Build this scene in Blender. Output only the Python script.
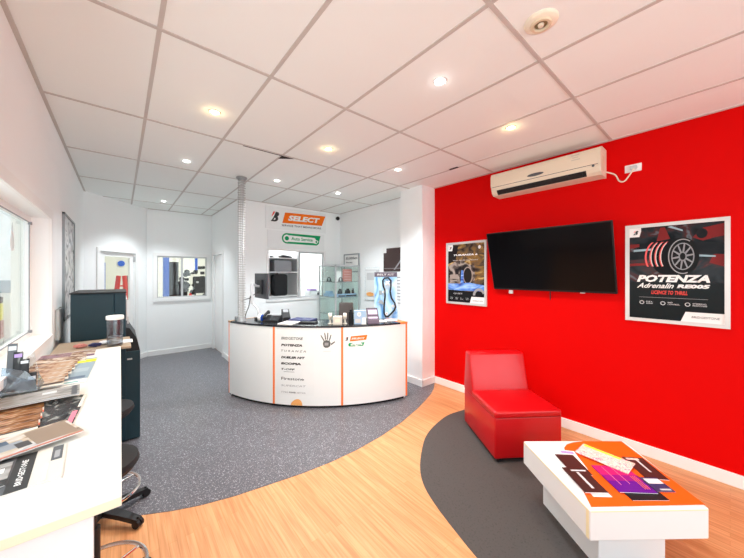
import bpy, bmesh, math, random
from mathutils import Vector, Matrix
from math import radians as R, sin, cos, pi
random.seed(7)
SC = bpy.context.scene
COL = SC.collection
for o in list(bpy.data.objects):
    bpy.data.objects.remove(o)

# ------------------------------------------------------------------ camera
cam_d = bpy.data.cameras.new('camera')
cam_d.sensor_fit = 'HORIZONTAL'; cam_d.sensor_width = 36
cam_d.lens = 300.2 / 744 * 36
cam_d.shift_y = -5.3 / 744
cam_d.clip_start = 0.02
cam = bpy.data.objects.new('camera', cam_d); COL.objects.link(cam)
cam.location = (0, 0, 1.65); cam.rotation_euler = (R(90), 0, R(-39.97))
SC.camera = cam
# ------------------------------------------------------------------ world, daylight, exposure
W = bpy.data.worlds.new('world'); SC.world = W; W.use_nodes = True
bgn = W.node_tree.nodes['Background']
bgn.inputs[0].default_value = (0.87, 0.94, 1.0, 1); bgn.inputs[1].default_value = 1.7
SC.view_settings.view_transform = 'Standard'; SC.view_settings.look = 'None'
SC.view_settings.gamma = 1; SC.view_settings.use_curve_mapping = False
SC.view_settings.exposure = 0.2
SC.cycles.transparent_max_bounces = 32; SC.cycles.max_bounces = 16; SC.cycles.diffuse_bounces = 10
def area(name, loc, rot, sx, sy, power, color=(1, 1, 1)):
    l = bpy.data.lights.new(name, 'AREA'); l.shape = 'RECTANGLE'; l.size = sx; l.size_y = sy
    l.energy = power; l.color = color
    o = bpy.data.objects.new(name, l); COL.objects.link(o); o.location = loc; o.rotation_euler = rot
    return o
area('shopfront_daylight', (1.6, -2.45, 1.45), (R(98), 0, 0), 3.8, 2.5, 60, (0.89, 0.955, 1.0))
area('side_window_daylight', (-0.75, 0.45, 1.6), (R(90), 0, R(-90)), 3.3, 0.95, 32, (0.88, 0.95, 1))
area('back_room_light', (2.7, 6.3, 2.7), (0, 0, 0), 1.2, 0.6, 30)
area('workshop_light', (1.5, 9.6, 3.4), (0, 0, 0), 3, 2, 85)

# ------------------------------------------------------------------ materials
def nodes_of(name):
    m = bpy.data.materials.new(name); m.use_nodes = True
    nt = m.node_tree
    return m, nt, nt.nodes, nt.links, nt.nodes['Principled BSDF']
def mat(name, col, rough=0.5, metal=0.0, var=0.03, scale=8.0, bump=0.0, bscale=60.0, spec=0.5, emit=None, es=0, coat=0.0):
    m, nt, N, L, b = nodes_of(name)
    tc = N.new('ShaderNodeTexCoord')
    nz = N.new('ShaderNodeTexNoise'); nz.inputs['Scale'].default_value = scale; nz.inputs['Detail'].default_value = 3
    L.new(tc.outputs['Object'], nz.inputs['Vector'])
    mx = N.new('ShaderNodeMix'); mx.data_type = 'RGBA'
    mx.inputs['A'].default_value = tuple(c * (1 - var) for c in col) + (1,)
    mx.inputs['B'].default_value = tuple(min(1, c * (1 + var)) for c in col) + (1,)
    L.new(nz.outputs['Fac'], mx.inputs['Factor']); L.new(mx.outputs['Result'], b.inputs['Base Color'])
    b.inputs['Roughness'].default_value = rough; b.inputs['Metallic'].default_value = metal
    b.inputs['Specular IOR Level'].default_value = spec
    b.inputs['Coat Weight'].default_value = coat
    if bump:
        n2 = N.new('ShaderNodeTexNoise'); n2.inputs['Scale'].default_value = bscale
        L.new(tc.outputs['Object'], n2.inputs['Vector'])
        bp = N.new('ShaderNodeBump'); bp.inputs['Strength'].default_value = bump; bp.inputs['Distance'].default_value = 0.002
        L.new(n2.outputs['Fac'], bp.inputs['Height']); L.new(bp.outputs['Normal'], b.inputs['Normal'])
    if emit:
        b.inputs['Emission Color'].default_value = tuple(emit) + (1,); b.inputs['Emission Strength'].default_value = es
    return m
def picture(name, stops, scale=(6, 6, 6), rough=0.25, detail=2.0, dist=1.0):
    """blotchy printed colours"""
    m, nt, N, L, b = nodes_of(name)
    tc = N.new('ShaderNodeTexCoord'); mp = N.new('ShaderNodeMapping'); mp.inputs['Scale'].default_value = scale
    nz = N.new('ShaderNodeTexNoise'); nz.inputs['Scale'].default_value = 1; nz.inputs['Detail'].default_value = detail
    nz.inputs['Distortion'].default_value = dist
    cr = N.new('ShaderNodeValToRGB'); cr.color_ramp.interpolation = 'LINEAR'
    els = cr.color_ramp.elements
    while len(els) < len(stops): els.new(0.5)
    for i, (p, c) in enumerate(stops):
        els[i].position = p; els[i].color = tuple(c) + (1,)
    L.new(tc.outputs['Object'], mp.inputs['Vector']); L.new(mp.outputs['Vector'], nz.inputs['Vector'])
    L.new(nz.outputs['Fac'], cr.inputs['Fac']); L.new(cr.outputs['Color'], b.inputs['Base Color'])
    b.inputs['Roughness'].default_value = rough; b.inputs['Specular IOR Level'].default_value = 0.12
    return m
def glass(name, tint=(0.97, 0.99, 0.98), rough=0.02, gl=1.0):
    m = bpy.data.materials.new(name); m.use_nodes = True; nt = m.node_tree; N = nt.nodes; L = nt.links
    for n in list(N): N.remove(n)
    out = N.new('ShaderNodeOutputMaterial'); tr = N.new('ShaderNodeBsdfTransparent'); tr.inputs[0].default_value = tint + (1,)
    g = N.new('ShaderNodeBsdfGlossy'); g.inputs['Roughness'].default_value = rough
    fr = N.new('ShaderNodeLayerWeight'); fr.inputs['Blend'].default_value = 0.5
    pw = N.new('ShaderNodeMath'); pw.operation = 'POWER'; pw.inputs[1].default_value = 4.5
    L.new(fr.outputs['Facing'], pw.inputs[0])
    ml = N.new('ShaderNodeMath'); ml.operation = 'MULTIPLY_ADD'; ml.inputs[1].default_value = 0.55; ml.inputs[2].default_value = 0.035 * gl
    L.new(pw.outputs[0], ml.inputs[0])
    mx = N.new('ShaderNodeMixShader'); L.new(ml.outputs[0], mx.inputs[0]); L.new(tr.outputs[0], mx.inputs[1]); L.new(g.outputs[0], mx.inputs[2])
    L.new(mx.outputs[0], out.inputs[0])
    return m
def wood(name):
    m, nt, N, L, b = nodes_of(name)
    tc = N.new('ShaderNodeTexCoord')
    sp = N.new('ShaderNodeSeparateXYZ'); L.new(tc.outputs['Object'], sp.inputs[0])
    cb = N.new('ShaderNodeCombineXYZ'); L.new(sp.outputs['Y'], cb.inputs['X']); L.new(sp.outputs['X'], cb.inputs['Y'])
    br = N.new('ShaderNodeTexBrick'); L.new(cb.outputs[0], br.inputs['Vector'])
    br.inputs['Scale'].default_value = 1; br.inputs['Brick Width'].default_value = 1.1; br.inputs['Row Height'].default_value = 0.045
    br.inputs['Mortar Size'].default_value = 0.0012; br.inputs['Mortar Smooth'].default_value = 0.4
    br.inputs['Color1'].default_value = (0.60, 0.28, 0.118, 1); br.inputs['Color2'].default_value = (0.68, 0.345, 0.162, 1)
    br.inputs['Mortar'].default_value = (0.52, 0.24, 0.08, 1)
    mp = N.new('ShaderNodeMapping'); mp.inputs['Scale'].default_value = (60, 2.5, 1); L.new(tc.outputs['Object'], mp.inputs['Vector'])
    nz = N.new('ShaderNodeTexNoise'); nz.inputs['Scale'].default_value = 1; nz.inputs['Detail'].default_value = 4
    L.new(mp.outputs[0], nz.inputs['Vector'])
    mx = N.new('ShaderNodeMix'); mx.data_type = 'RGBA'; mx.blend_type = 'MULTIPLY'
    cr = N.new('ShaderNodeValToRGB'); cr.color_ramp.elements[0].color = (0.76, 0.70, 0.63, 1); cr.color_ramp.elements[0].position = 0.35
    cr.color_ramp.elements[1].color = (1, 1, 1, 1); cr.color_ramp.elements[1].position = 0.62
    L.new(nz.outputs['Fac'], cr.inputs['Fac']); mx.inputs['Factor'].default_value = 1
    L.new(br.outputs['Color'], mx.inputs['A']); L.new(cr.outputs['Color'], mx.inputs['B'])
    L.new(mx.outputs['Result'], b.inputs['Base Color'])
    b.inputs['Roughness'].default_value = 0.42; b.inputs['Specular IOR Level'].default_value = 0.35
    return m
def vinyl(name, base, light, dark, rough, fl=0.62, scale=130):
    m, nt, N, L, b = nodes_of(name)
    tc = N.new('ShaderNodeTexCoord')
    v = N.new('ShaderNodeTexNoise'); v.inputs['Scale'].default_value = scale; v.inputs['Detail'].default_value = 2
    L.new(tc.outputs['Object'], v.inputs['Vector'])
    cr = N.new('ShaderNodeValToRGB'); e = cr.color_ramp.elements
    e[0].position = 0.3; e[0].color = dark + (1,); e[1].position = fl; e[1].color = base + (1,)
    x = e.new(0.45); x.color = base + (1,)
    y = e.new(min(0.98, fl + 0.05)); y.color = light + (1,)
    n2 = N.new('ShaderNodeTexNoise'); n2.inputs['Scale'].default_value = 1.6; n2.inputs['Detail'].default_value = 4
    L.new(tc.outputs['Object'], n2.inputs['Vector'])
    mx = N.new('ShaderNodeMix'); mx.data_type = 'RGBA'; mx.blend_type = 'MULTIPLY'; mx.inputs['Factor'].default_value = 0.35
    L.new(v.outputs['Fac'], cr.inputs['Fac']); L.new(cr.outputs['Color'], mx.inputs['A']); L.new(n2.outputs['Color'], mx.inputs['B'])
    g = N.new('ShaderNodeValToRGB'); g.color_ramp.elements[0].color = (.7, .7, .7, 1); L.new(n2.outputs['Fac'], g.inputs['Fac'])
    L.new(g.outputs['Color'], mx.inputs['B'])
    L.new(mx.outputs['Result'], b.inputs['Base Color'])
    b.inputs['Roughness'].default_value = rough
    return m

M = {}
M['white_wall'] = mat('white_wall_paint', (0.905, 0.925, 0.925), 0.6, var=0.015, scale=2, bump=0.05, bscale=200)
M['red_wall'] = mat('red_wall_paint', (0.66, 0.0, 0.0), 0.6, var=0.02, scale=2, bump=0.05, bscale=200, spec=0.08)
M['tile'] = mat('ceiling_tile', (0.85, 0.88, 0.855), 0.8, var=0.01, scale=3, bump=0.1, bscale=300)
M['tile_b'] = M['tile']
M['grid'] = mat('ceiling_grid_paint', (0.54, 0.50, 0.465), 0.5, var=0.03)
M['trim'] = mat('white_trim_gloss', (0.87, 0.87, 0.86), 0.35, var=0.01)
M['gapblack'] = mat('painted_dark_void', (0.015, 0.013, 0.012), 0.9)
M['wood'] = wood('bamboo_plank_floor')
M['vinyl'] = vinyl('speckled_grey_vinyl', (0.112, 0.110, 0.128), (0.42, 0.42, 0.455), (0.058, 0.056, 0.068), 0.28, 0.60, 110)
M['carpet'] = vinyl('charcoal_mat', (0.062, 0.053, 0.050), (0.115, 0.098, 0.095), (0.042, 0.036, 0.034), 0.8, 0.8, 90)
M['glass'] = glass('clear_glass')
M['greenglass'] = glass('greenish_glass', (0.955, 0.985, 0.975))
M['acrylic'] = glass('clear_acrylic', (0.94, 0.96, 0.97), 0.08, 2.0)
M['white'] = mat('white_laminate', (0.74, 0.74, 0.745), 0.35, var=0.008)
M['bench'] = mat('white_bench_laminate', (0.74, 0.735, 0.70), 0.4, var=0.008)
M['bench_edge'] = mat('lit_edge_cream', (0.78, 0.75, 0.56), 0.4)  # yellowish light on the slab's near edge, painted in as cream
M['desk'] = mat('reception_white_panel', (0.87, 0.885, 0.88), 0.3, var=0.008)
M['orange'] = mat('orange_edge', (0.95, 0.22, 0.05), 0.4)
M['orange_top'] = mat('orange_laminate', (0.86, 0.115, 0.008), 0.4, var=0.02, spec=0.25)
M['blacktop'] = mat('black_counter', (0.02, 0.021, 0.025), 0.18)
M['black'] = mat('black_plastic', (0.012, 0.012, 0.014), 0.42, var=0.1, spec=0.25)
M['black_matt'] = mat('black_matt', (0.025, 0.024, 0.024), 0.75, var=0.1)
M['blackfabric'] = mat('black_upholstery', (0.02, 0.02, 0.022), 0.6, bump=0.2, bscale=300, spec=0.2)
M['screen'] = mat('black_glossy_screen', (0.004, 0.004, 0.005), 0.12, var=0.0, spec=0.12)
M['navy'] = mat('navy_cover', (0.03, 0.035, 0.12), 0.4)
M['teal'] = mat('dark_teal_metal', (0.014, 0.038, 0.052), 0.4, var=0.05, spec=0.25)
M['teal2'] = mat('dark_teal_metal_strip', (0.011, 0.034, 0.049), 0.4, var=0.05, spec=0.25)
M['chrome'] = mat('chrome', (0.75, 0.74, 0.73), 0.12, metal=1)
M['alu'] = mat('brushed_aluminium', (0.50, 0.51, 0.52), 0.4, metal=0.5)
M['silverframe'] = mat('silver_poster_frame', (0.66, 0.65, 0.63), 0.35, metal=0.25)
M['greyframe'] = mat('grey_frame', (0.30, 0.33, 0.34), 0.4, metal=0.4)
M['leather'] = mat('red_leatherette', (0.52, 0.003, 0.006), 0.28, var=0.05, scale=5, bump=0.10, bscale=120, spec=0.4, coat=0.12)
M['ac'] = mat('cream_plastic', (0.80, 0.69, 0.54), 0.4, var=0.01)
M['cream'] = mat('beige_plastic', (0.72, 0.60, 0.42), 0.45)
M['cream_l'] = mat('pale_beige_plastic', (0.85, 0.77, 0.62), 0.45)
M['grey'] = mat('mid_grey', (0.28, 0.29, 0.31), 0.6)
M['dgrey'] = mat('dark_grey', (0.09, 0.095, 0.105), 0.55)
M['lgrey'] = mat('light_grey', (0.6, 0.61, 0.62), 0.5)
M['ink'] = mat('black_ink', (0.02, 0.02, 0.02), 0.5)
M['greyink'] = mat('grey_ink', (0.33, 0.33, 0.34), 0.5)
M['midink'] = mat('mid_grey_ink', (0.12, 0.12, 0.12), 0.5)
M['redink'] = mat('red_ink', (0.85, 0.04, 0.02), 0.4)
M['orangeink'] = mat('orange_ink', (0.90, 0.17, 0.006), 0.5, spec=0.15)
M['greenink'] = mat('green_ink', (0.004, 0.34, 0.12), 0.5, spec=0.15)
M['paleorange'] = mat('pale_orange_sticker', (0.9, 0.42, 0.13), 0.4)
M['paper'] = mat('white_paper', (0.86, 0.86, 0.85), 0.5)
M['paperwarm'] = mat('warm_paper', (0.66, 0.62, 0.55), 0.55, spec=.15)
M['yellow'] = mat('yellow_ink', (0.95, 0.85, 0.02), 0.4)
M['pink'] = mat('pink_ink', (0.9, 0.2, 0.28), 0.4)
M['magenta'] = mat('magenta_cover', (0.55, 0.02, 0.16), 0.22)
M['purple'] = mat('purple_cover', (0.12, 0.01, 0.28), 0.22)
M['lilac'] = mat('lilac_ink', (0.42, 0.28, 0.62), 0.4)
M['bluegrey'] = mat('blue_grey_cover', (0.30, 0.39, 0.46), 0.4)
M['brownblack'] = mat('brown_black_cover', (0.045, 0.02, 0.018), 0.3)
M['blue'] = mat('blue_paint', (0.02, 0.12, 0.62), 0.4)
M['bluebox'] = mat('pale_blue_card', (0.35, 0.52, 0.72), 0.5)
M['brickred'] = mat('faded_red_card', (0.55, 0.2, 0.17), 0.5)
M['chairmesh'] = mat('brown_black_mesh', (0.085, 0.066, 0.06), 0.8, bump=0.4, bscale=150)
M['redpaint'] = mat('bright_red_paint', (0.8, 0.05, 0.04), 0.4)
M['workwall'] = mat('workshop_cream_wall', (0.80, 0.79, 0.71), 0.7)
M['greengrey'] = mat('grey_green_metal', (0.20, 0.24, 0.21), 0.6)
M['darkbrown'] = mat('dark_brown_curtain', (0.05, 0.035, 0.03), 0.8)
M['concrete'] = mat('concrete', (0.6, 0.6, 0.58), 0.8, var=0.1)
M['p_car'] = picture('print_tan_car', [(0.3, (0.14, 0.1, 0.08)), (0.45, (0.5, 0.4, 0.3)), (0.6, (0.62, 0.6, 0.58)), (0.75, (0.2, 0.22, 0.26))], (9, 14, 1))
M['p_brown'] = picture('print_brown', [(0.3, (0.1, 0.06, 0.05)), (0.45, (0.35, 0.22, 0.15)), (0.58, (0.8, 0.72, 0.6)), (0.75, (0.25, 0.2, 0.25))], (14, 22, 1))
M['p_tan'] = picture('print_tan_white', [(0.3, (0.62, 0.56, 0.48)), (0.48, (0.5, 0.3, 0.18)), (0.58, (0.16, 0.06, 0.03)), (0.7, (0.66, 0.62, 0.57))], (12, 20, 1))
M['p_fire'] = picture('print_orange_black', [(0.3, (0.03, 0.012, 0.008)), (0.47, (0.30, 0.12, 0.04)), (0.55, (0.6, 0.4, 0.25)), (0.7, (0.6, 0.06, 0.015))], (10, 26, 1))
M['p_silver'] = picture('print_silver', [(0.3, (0.16, 0.14, 0.13)), (0.5, (0.38, 0.37, 0.36)), (0.7, (0.24, 0.20, 0.18))], (5, 12, 1))
M['p_cat'] = picture('print_black_catalogue', [(0.35, (0.015, 0.015, 0.018)), (0.55, (0.05, 0.05, 0.05)), (0.66, (0.3, 0.3, 0.28)), (0.72, (0.05, 0.05, 0.05))], (30, 18, 1))
M['p_comic'] = picture('print_pink_comic', [(0.34, (0.85, 0.8, 0.7)), (0.47, (0.8, 0.45, 0.4)), (0.53, (0.9, 0.85, 0.75)), (0.6, (0.85, 0.12, 0.25)), (0.66, (0.9, 0.8, 0.7)), (0.74, (0.15, 0.05, 0.05))], (24, 30, 1))
M['p_plum'] = picture('print_plum', [(0.35, (0.12, 0.05, 0.07)), (0.5, (0.35, 0.22, 0.22)), (0.62, (0.22, 0.12, 0.2))], (10, 16, 1))
M['p_garage'] = picture('print_dark_garage', [(0.36, (0.006, 0.008, 0.01)), (0.50, (0.02, 0.025, 0.03)), (0.60, (0.07, 0.02, 0.02)), (0.66, (0.12, 0.14, 0.16)), (0.75, (0.02, 0.02, 0.02))], (5, 5, 7))
M['p_street'] = picture('print_gold_street', [(0.32, (0.03, 0.02, 0.02)), (0.46, (0.12, 0.08, 0.05)), (0.56, (0.26, 0.14, 0.04)), (0.66, (0.6, 0.42, 0.18)), (0.74, (0.1, 0.1, 0.1))], (6, 6, 10))
M['p_car2'] = picture('print_grey_car', [(0.35, (0.02, 0.018, 0.02)), (0.5, (0.12, 0.09, 0.08)), (0.62, (0.42, 0.35, 0.30)), (0.75, (0.05, 0.05, 0.07))], (7, 7, 10))
M['p_blueroad'] = picture('print_blue_road', [(0.35, (0.05, 0.08, 0.35)), (0.5, (0.12, 0.28, 0.75)), (0.65, (0.4, 0.62, 0.92))], (4, 4, 14))
M['p_grey'] = picture('print_grey_photos', [(0.38, (0.25, 0.26, 0.27)), (0.46, (0.7, 0.71, 0.71)), (0.56, (0.55, 0.56, 0.56)), (0.7, (0.12, 0.12, 0.13))], (5, 6, 6))
M['p_board'] = picture('print_blue_fade', [(0.35, (0.10, 0.28, 0.62)), (0.5, (0.42, 0.68, 0.9)), (0.65, (0.78, 0.88, 0.96))], (5, 5, 3))
M['p_sky'] = picture('pale_window_view', [(0.3, (0.7, 0.8, 0.9)), (0.6, (0.85, 0.9, 0.9))], (3, 3, 3))
M['warmlamp'] = mat('warm_lamp', (1, 0.8, 0.5), 0.4, emit=(1.0, 0.72, 0.36), es=14)
M['coollamp'] = mat('white_lamp', (1, 1, 1), 0.4, emit=(1.0, 0.98, 0.95), es=22)

# ------------------------------------------------------------------ mesh helpers
def nb(): return bmesh.new()
def box(bm, a, b, bev=0.0, seg=2):
    t = bmesh.new()
    bmesh.ops.create_cube(t, size=1)
    lo = [min(a[i], b[i]) for i in range(3)]; hi = [max(a[i], b[i]) for i in range(3)]
    for v in t.verts:
        v.co = Vector([(lo[i] + hi[i]) / 2 + v.co[i] * (hi[i] - lo[i]) for i in range(3)])
    if bev:
        bmesh.ops.bevel(t, geom=list(t.edges), offset=bev, segments=seg, profile=0.5, affect='EDGES')
    merge(bm, t); return bm
def merge(bm, t, mtx=None):
    if mtx is not None: t.transform(mtx)
    me = bpy.data.meshes.new('tmp'); t.to_mesh(me); bm.from_mesh(me); bpy.data.meshes.remove(me); t.free()
def xbox(bm, mtx, a, b, bev=0.0, seg=2):
    t = bmesh.new(); box(t, a, b, bev, seg); merge(bm, t, mtx); return bm
def ring(bm, ax, d0, d1, o, i, bev=0.0):
    """rectangular frame: ax = axis of depth (0 or 1), o/i = (u0, z0, u1, z1) outer and inner"""
    for a, b, c, d in ((o[0], o[1], o[2], i[1]), (o[0], i[3], o[2], o[3]), (o[0], i[1], i[0], i[3]), (i[2], i[1], o[2], i[3])):
        if c - a < 1e-6 or d - b < 1e-6: continue
        if ax == 0: box(bm, (d0, a, b), (d1, c, d), bev)
        else: box(bm, (a, d0, b), (c, d1, d), bev)
    return bm
def poly(bm, pts, vec):
    """extrude a 3D polygon by vec"""
    vec = Vector(vec)
    v0 = [bm.verts.new(Vector(p)) for p in pts]; v1 = [bm.verts.new(Vector(p) + vec) for p in pts]
    n = len(pts)
    bm.faces.new(v0[::-1]); bm.faces.new(v1)
    for i in range(n): bm.faces.new((v0[i], v0[(i + 1) % n], v1[(i + 1) % n], v1[i]))
    return bm
def frame_of(d):
    d = Vector(d).normalized()
    u = d.orthogonal().normalized(); return u, d.cross(u).normalized()
def cyl(bm, p0, p1, r0, r1=None, n=20):
    r1 = r0 if r1 is None else r1
    p0 = Vector(p0); p1 = Vector(p1); u, v = frame_of(p1 - p0)
    a = [bm.verts.new(p0 + (u * cos(2 * pi * i / n) + v * sin(2 * pi * i / n)) * r0) for i in range(n)]
    b = [bm.verts.new(p1 + (u * cos(2 * pi * i / n) + v * sin(2 * pi * i / n)) * r1) for i in range(n)]
    for i in range(n): bm.faces.new((a[i], a[(i + 1) % n], b[(i + 1) % n], b[i]))
    bm.faces.new(a[::-1]); bm.faces.new(b); return bm
def tube(bm, pts, r, n=8, closed=False):
    pts = [Vector(p) for p in pts]; rings = []
    m = len(pts); up = None
    for i, p in enumerate(pts):
        if closed: d = pts[(i + 1) % m] - pts[i - 1]
        else: d = pts[min(i + 1, m - 1)] - pts[max(i - 1, 0)]
        d.normalize()
        if up is None: up = d.orthogonal().normalized()
        up = (up - d * up.dot(d)).normalized(); w = d.cross(up)
        rings.append([bm.verts.new(p + (up * cos(2 * pi * k / n) + w * sin(2 * pi * k / n)) * r) for k in range(n)])
    for i in range(m if closed else m - 1):
        a, b = rings[i], rings[(i + 1) % m]
        for k in range(n):
            try: bm.faces.new((a[k], a[(k + 1) % n], b[(k + 1) % n], b[k]))
            except ValueError: pass
    if not closed: bm.faces.new(rings[0][::-1]); bm.faces.new(rings[-1])
    return bm
def lathe(bm, prof, c, n=28):
    c = Vector(c); rings = []
    for r, z in prof:
        rings.append([bm.verts.new(c + Vector((r * cos(2 * pi * k / n), r * sin(2 * pi * k / n), z))) for k in range(n)] if r > 1e-6 else [bm.verts.new(c + Vector((0, 0, z)))])
    for a, b in zip(rings, rings[1:]):
        for k in range(n):
            if len(a) == 1 and len(b) == 1: continue
            if len(a) == 1: bm.faces.new((a[0], b[(k + 1) % n], b[k]))
            elif len(b) == 1: bm.faces.new((a[k], a[(k + 1) % n], b[0]))
            else: bm.faces.new((a[k], a[(k + 1) % n], b[(k + 1) % n], b[k]))
    return bm
def smooth_path(pts, n=6):
    pts = [Vector(p) for p in pts]; out = []
    for i in range(len(pts) - 1):
        p0 = pts[max(i - 1, 0)]; p1 = pts[i]; p2 = pts[i + 1]; p3 = pts[min(i + 2, len(pts) - 1)]
        for k in range(n):
            t = k / n
            out.append(0.5 * ((2 * p1) + (p2 - p0) * t + (2 * p0 - 5 * p1 + 4 * p2 - p3) * t * t + (3 * p1 - p0 - 3 * p2 + p3) * t ** 3))
    out.append(pts[-1]); return out

WM = {}   # world matrices of everything made
def wm(o): return WM.get(o.name, Matrix.Identity(4))
def tag(o, label=None, cat=None, group=None, kind=None):
    if label: o['label'] = label
    if cat: o['category'] = cat
    if group: o['group'] = group
    if kind: o['kind'] = kind
    return o
def thing(name, label, cat, loc=(0, 0, 0), rz=0.0, group=None):
    o = bpy.data.objects.new(name, None); COL.objects.link(o); o.empty_display_size = 0.05
    o.location = loc; o.rotation_euler = (0, 0, rz)
    WM[o.name] = Matrix.Translation(loc) @ Matrix.Rotation(rz, 4, 'Z')
    return tag(o, label, cat, group)
def obj(name, bm, m, parent=None, smooth=False, label=None, local=False):
    """link bm (world coordinates unless local) as one mesh"""
    if parent is not None and not local: bm.transform(wm(parent).inverted())
    bmesh.ops.recalc_face_normals(bm, faces=list(bm.faces))
    me = bpy.data.meshes.new(name); bm.to_mesh(me); bm.free()
    me.materials.append(m)
    if smooth:
        for p in me.polygons: p.use_smooth = True
        try: me.set_sharp_from_angle(angle=R(38))
        except Exception: pass
    o = bpy.data.objects.new(name, me); COL.objects.link(o)
    if parent is not None: o.parent = parent; WM[o.name] = wm(parent).copy()
    if label: o['label'] = label
    return o
def struct(name, bm, m, parent=None, smooth=False):
    o = obj(name, bm, m, parent, smooth)
    if parent is None: o['kind'] = 'structure'
    return o
def single(name, bm, m, label, cat, group=None, smooth=False):
    """a thing that is one mesh; its origin goes to the centre of its base"""
    xs = [v.co for v in bm.verts]
    c = Vector(((min(v.x for v in xs) + max(v.x for v in xs)) / 2, (min(v.y for v in xs) + max(v.y for v in xs)) / 2, min(v.z for v in xs)))
    bm.transform(Matrix.Translation(-c))
    o = obj(name, bm, m, None, smooth); o.location = c; WM[o.name] = Matrix.Translation(c)
    return tag(o, label, cat, group)
def copy_tree(o, parent=None):
    c = o.copy(); COL.objects.link(c); WM[c.name] = wm(o).copy()
    if parent is not None: c.parent = parent
    for ch in list(o.children): copy_tree(ch, c)
    return c
def text_bm(s, fn, width, height, bold=0.0, shear=0.0, res=2):
    """flat lettering; fn(x,y)->Vector maps 0..width, 0..height"""
    cu = bpy.data.curves.new('t', 'FONT'); cu.body = s; cu.size = 1; cu.offset = bold; cu.shear = shear; cu.resolution_u = res
    to = bpy.data.objects.new('t', cu); COL.objects.link(to)
    dg = bpy.context.evaluated_depsgraph_get(); dg.update()
    me = bpy.data.meshes.new_from_object(to.evaluated_get(dg))
    bpy.data.objects.remove(to); bpy.data.curves.remove(cu)
    bm = bmesh.new(); bm.from_mesh(me); bpy.data.meshes.remove(me)
    if not bm.verts: return bm
    x0 = min(v.co.x for v in bm.verts); x1 = max(v.co.x for v in bm.verts)
    y0 = min(v.co.y for v in bm.verts); y1 = max(v.co.y for v in bm.verts)
    for v in bm.verts:
        v.co = fn((v.co.x - x0) / (x1 - x0) * width, (v.co.y - y0) / (y1 - y0) * height)
    return bm
def planemap(o, U, V, N=(0, 0, 0), lift=0.0):
    o = Vector(o); U = Vector(U); V = Vector(V); N = Vector(N) * lift
    return lambda x, y: o + U * x + V * y + N
def shape(bm, fn, pts):
    """flat polygon through a map"""
    f = bm.faces.new([bm.verts.new(fn(x, y)) for x, y in pts]); return bm
def circ(cx, cy, rx, ry=None, n=24, a0=0, a1=360):
    ry = rx if ry is None else ry
    return [(cx + rx * cos(R(a0 + (a1 - a0) * i / n)), cy + ry * sin(R(a0 + (a1 - a0) * i / n))) for i in range(n if a1 - a0 == 360 else n + 1)]
def ring_shape(bm, fn, cx, cy, rx, ry, tx, ty, n=36, a0=0, a1=360):
    for i in range(n):
        a = R(a0 + (a1 - a0) * i / n); b = R(a0 + (a1 - a0) * (i + 1) / n)
        shape(bm, fn, [(cx + rx * cos(a), cy + ry * sin(a)), (cx + rx * cos(b), cy + ry * sin(b)),
                       (cx + (rx - tx) * cos(b), cy + (ry - ty) * sin(b)), (cx + (rx - tx) * cos(a), cy + (ry - ty) * sin(a))])
    return bm

# ================================================================== STRUCTURE
H = 2.948
XW, XE = -0.44, 3.66
# floors
bm = nb(); box(bm, (XW - .2, -2.4, -0.1), (3.86, 7.7, 0)); fl = struct('floor', bm, M['wood'])
vb = [(3.66, 2.883), (3.614, 2.851), (3.45, 2.735), (3.265, 2.636), (2.99, 2.53), (2.772, 2.453), (2.4, 2.345), (2.018, 2.275), (1.7, 2.245), (1.408, 2.245), (1.15, 2.27),
      (0.886, 2.316), (0.65, 2.36), (0.444, 2.42), (0.28, 2.49), (0.121, 2.577), (-0.1, 2.72), (-0.44, 2.95)]
bm = nb(); poly(bm, [(x, y, 0.0) for x, y in vb + [(-0.44, 6.5), (0.43, 7.55), (1.6, 7.55), (1.6, 5.5), (3.66, 5.5)]], (0, 0, 0.003)); struct('floor', bm, M['vinyl'])
pb = smooth_path([(p[0], p[1], 0) for p in [(3.204, 2.066), (2.93, 2.11), (2.655, 2.07), (2.42, 2.0), (2.234, 1.9), (1.981, 1.718), (1.828, 1.555), (1.728, 1.363), (1.638, 1.11), (1.58, .90),
      (1.56, .6), (1.62, .25), (1.8, .02), (2.05, .02), (2.25, .25), (2.45, .6), (2.75, 1.0), (3.0, 1.35), (3.2, 1.75), (3.25, 2.0)]], 4)
bm = nb(); poly(bm, [(p.x, p.y, 0.0) for p in pb], (0, 0, 0.004)); struct('floor', bm, M['carpet'])
# ceiling
bm = nb(); box(bm, (XW - .2, -2.4, H), (3.86, 7.7, H + .1)); ce = struct('ceiling', bm, M['tile'])
bm = nb(); gx0, gy0, hw = 0.159, 0.7415, 0.011
for i in range(-1, 7):
    x = gx0 + .6 * i
    if XW < x < XE: box(bm, (x - hw, -2.3, H - .004), (x + hw, 7.6, H + .001))
for j in range(-3, 7):
    y = gy0 + 1.2 * j
    if -2.3 < y < 7.6: box(bm, (XW, y - hw, H - .005), (XE, y + hw, H + .001))
box(bm, (XW, -2.3, H - .008), (XW + .022, 6.5, H)); box(bm, (XE - .02, -2.3, H - .008), (XE, 5.45, H))
box(bm, (1.57, 5.43, H - .008), (3.66, 5.45, H)); box(bm, (1.55, 5.45, H - .008), (1.57, 7.45, H)); box(bm, (.42, 7.43, H - .008), (1.57, 7.45, H))
struct('ceiling_grid', bm, M['grid'], ce)
bm = nb()
poly(bm, [(1.359, 3.155, H - .007), (1.50, 3.155, H - .007), (1.359, 3.26, H - .007)][::-1], (0, 0, .002))
box(bm, (0.95, 3.155, H - .0065), (1.36, 3.166, H - .004)); box(bm, (2.56, 1.96, H - .006), (2.66, 1.985, H - .004)) if False else None
box(bm, (3.12, 2.12, H - .0065), (3.155, 2.24, H - .004))
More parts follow.
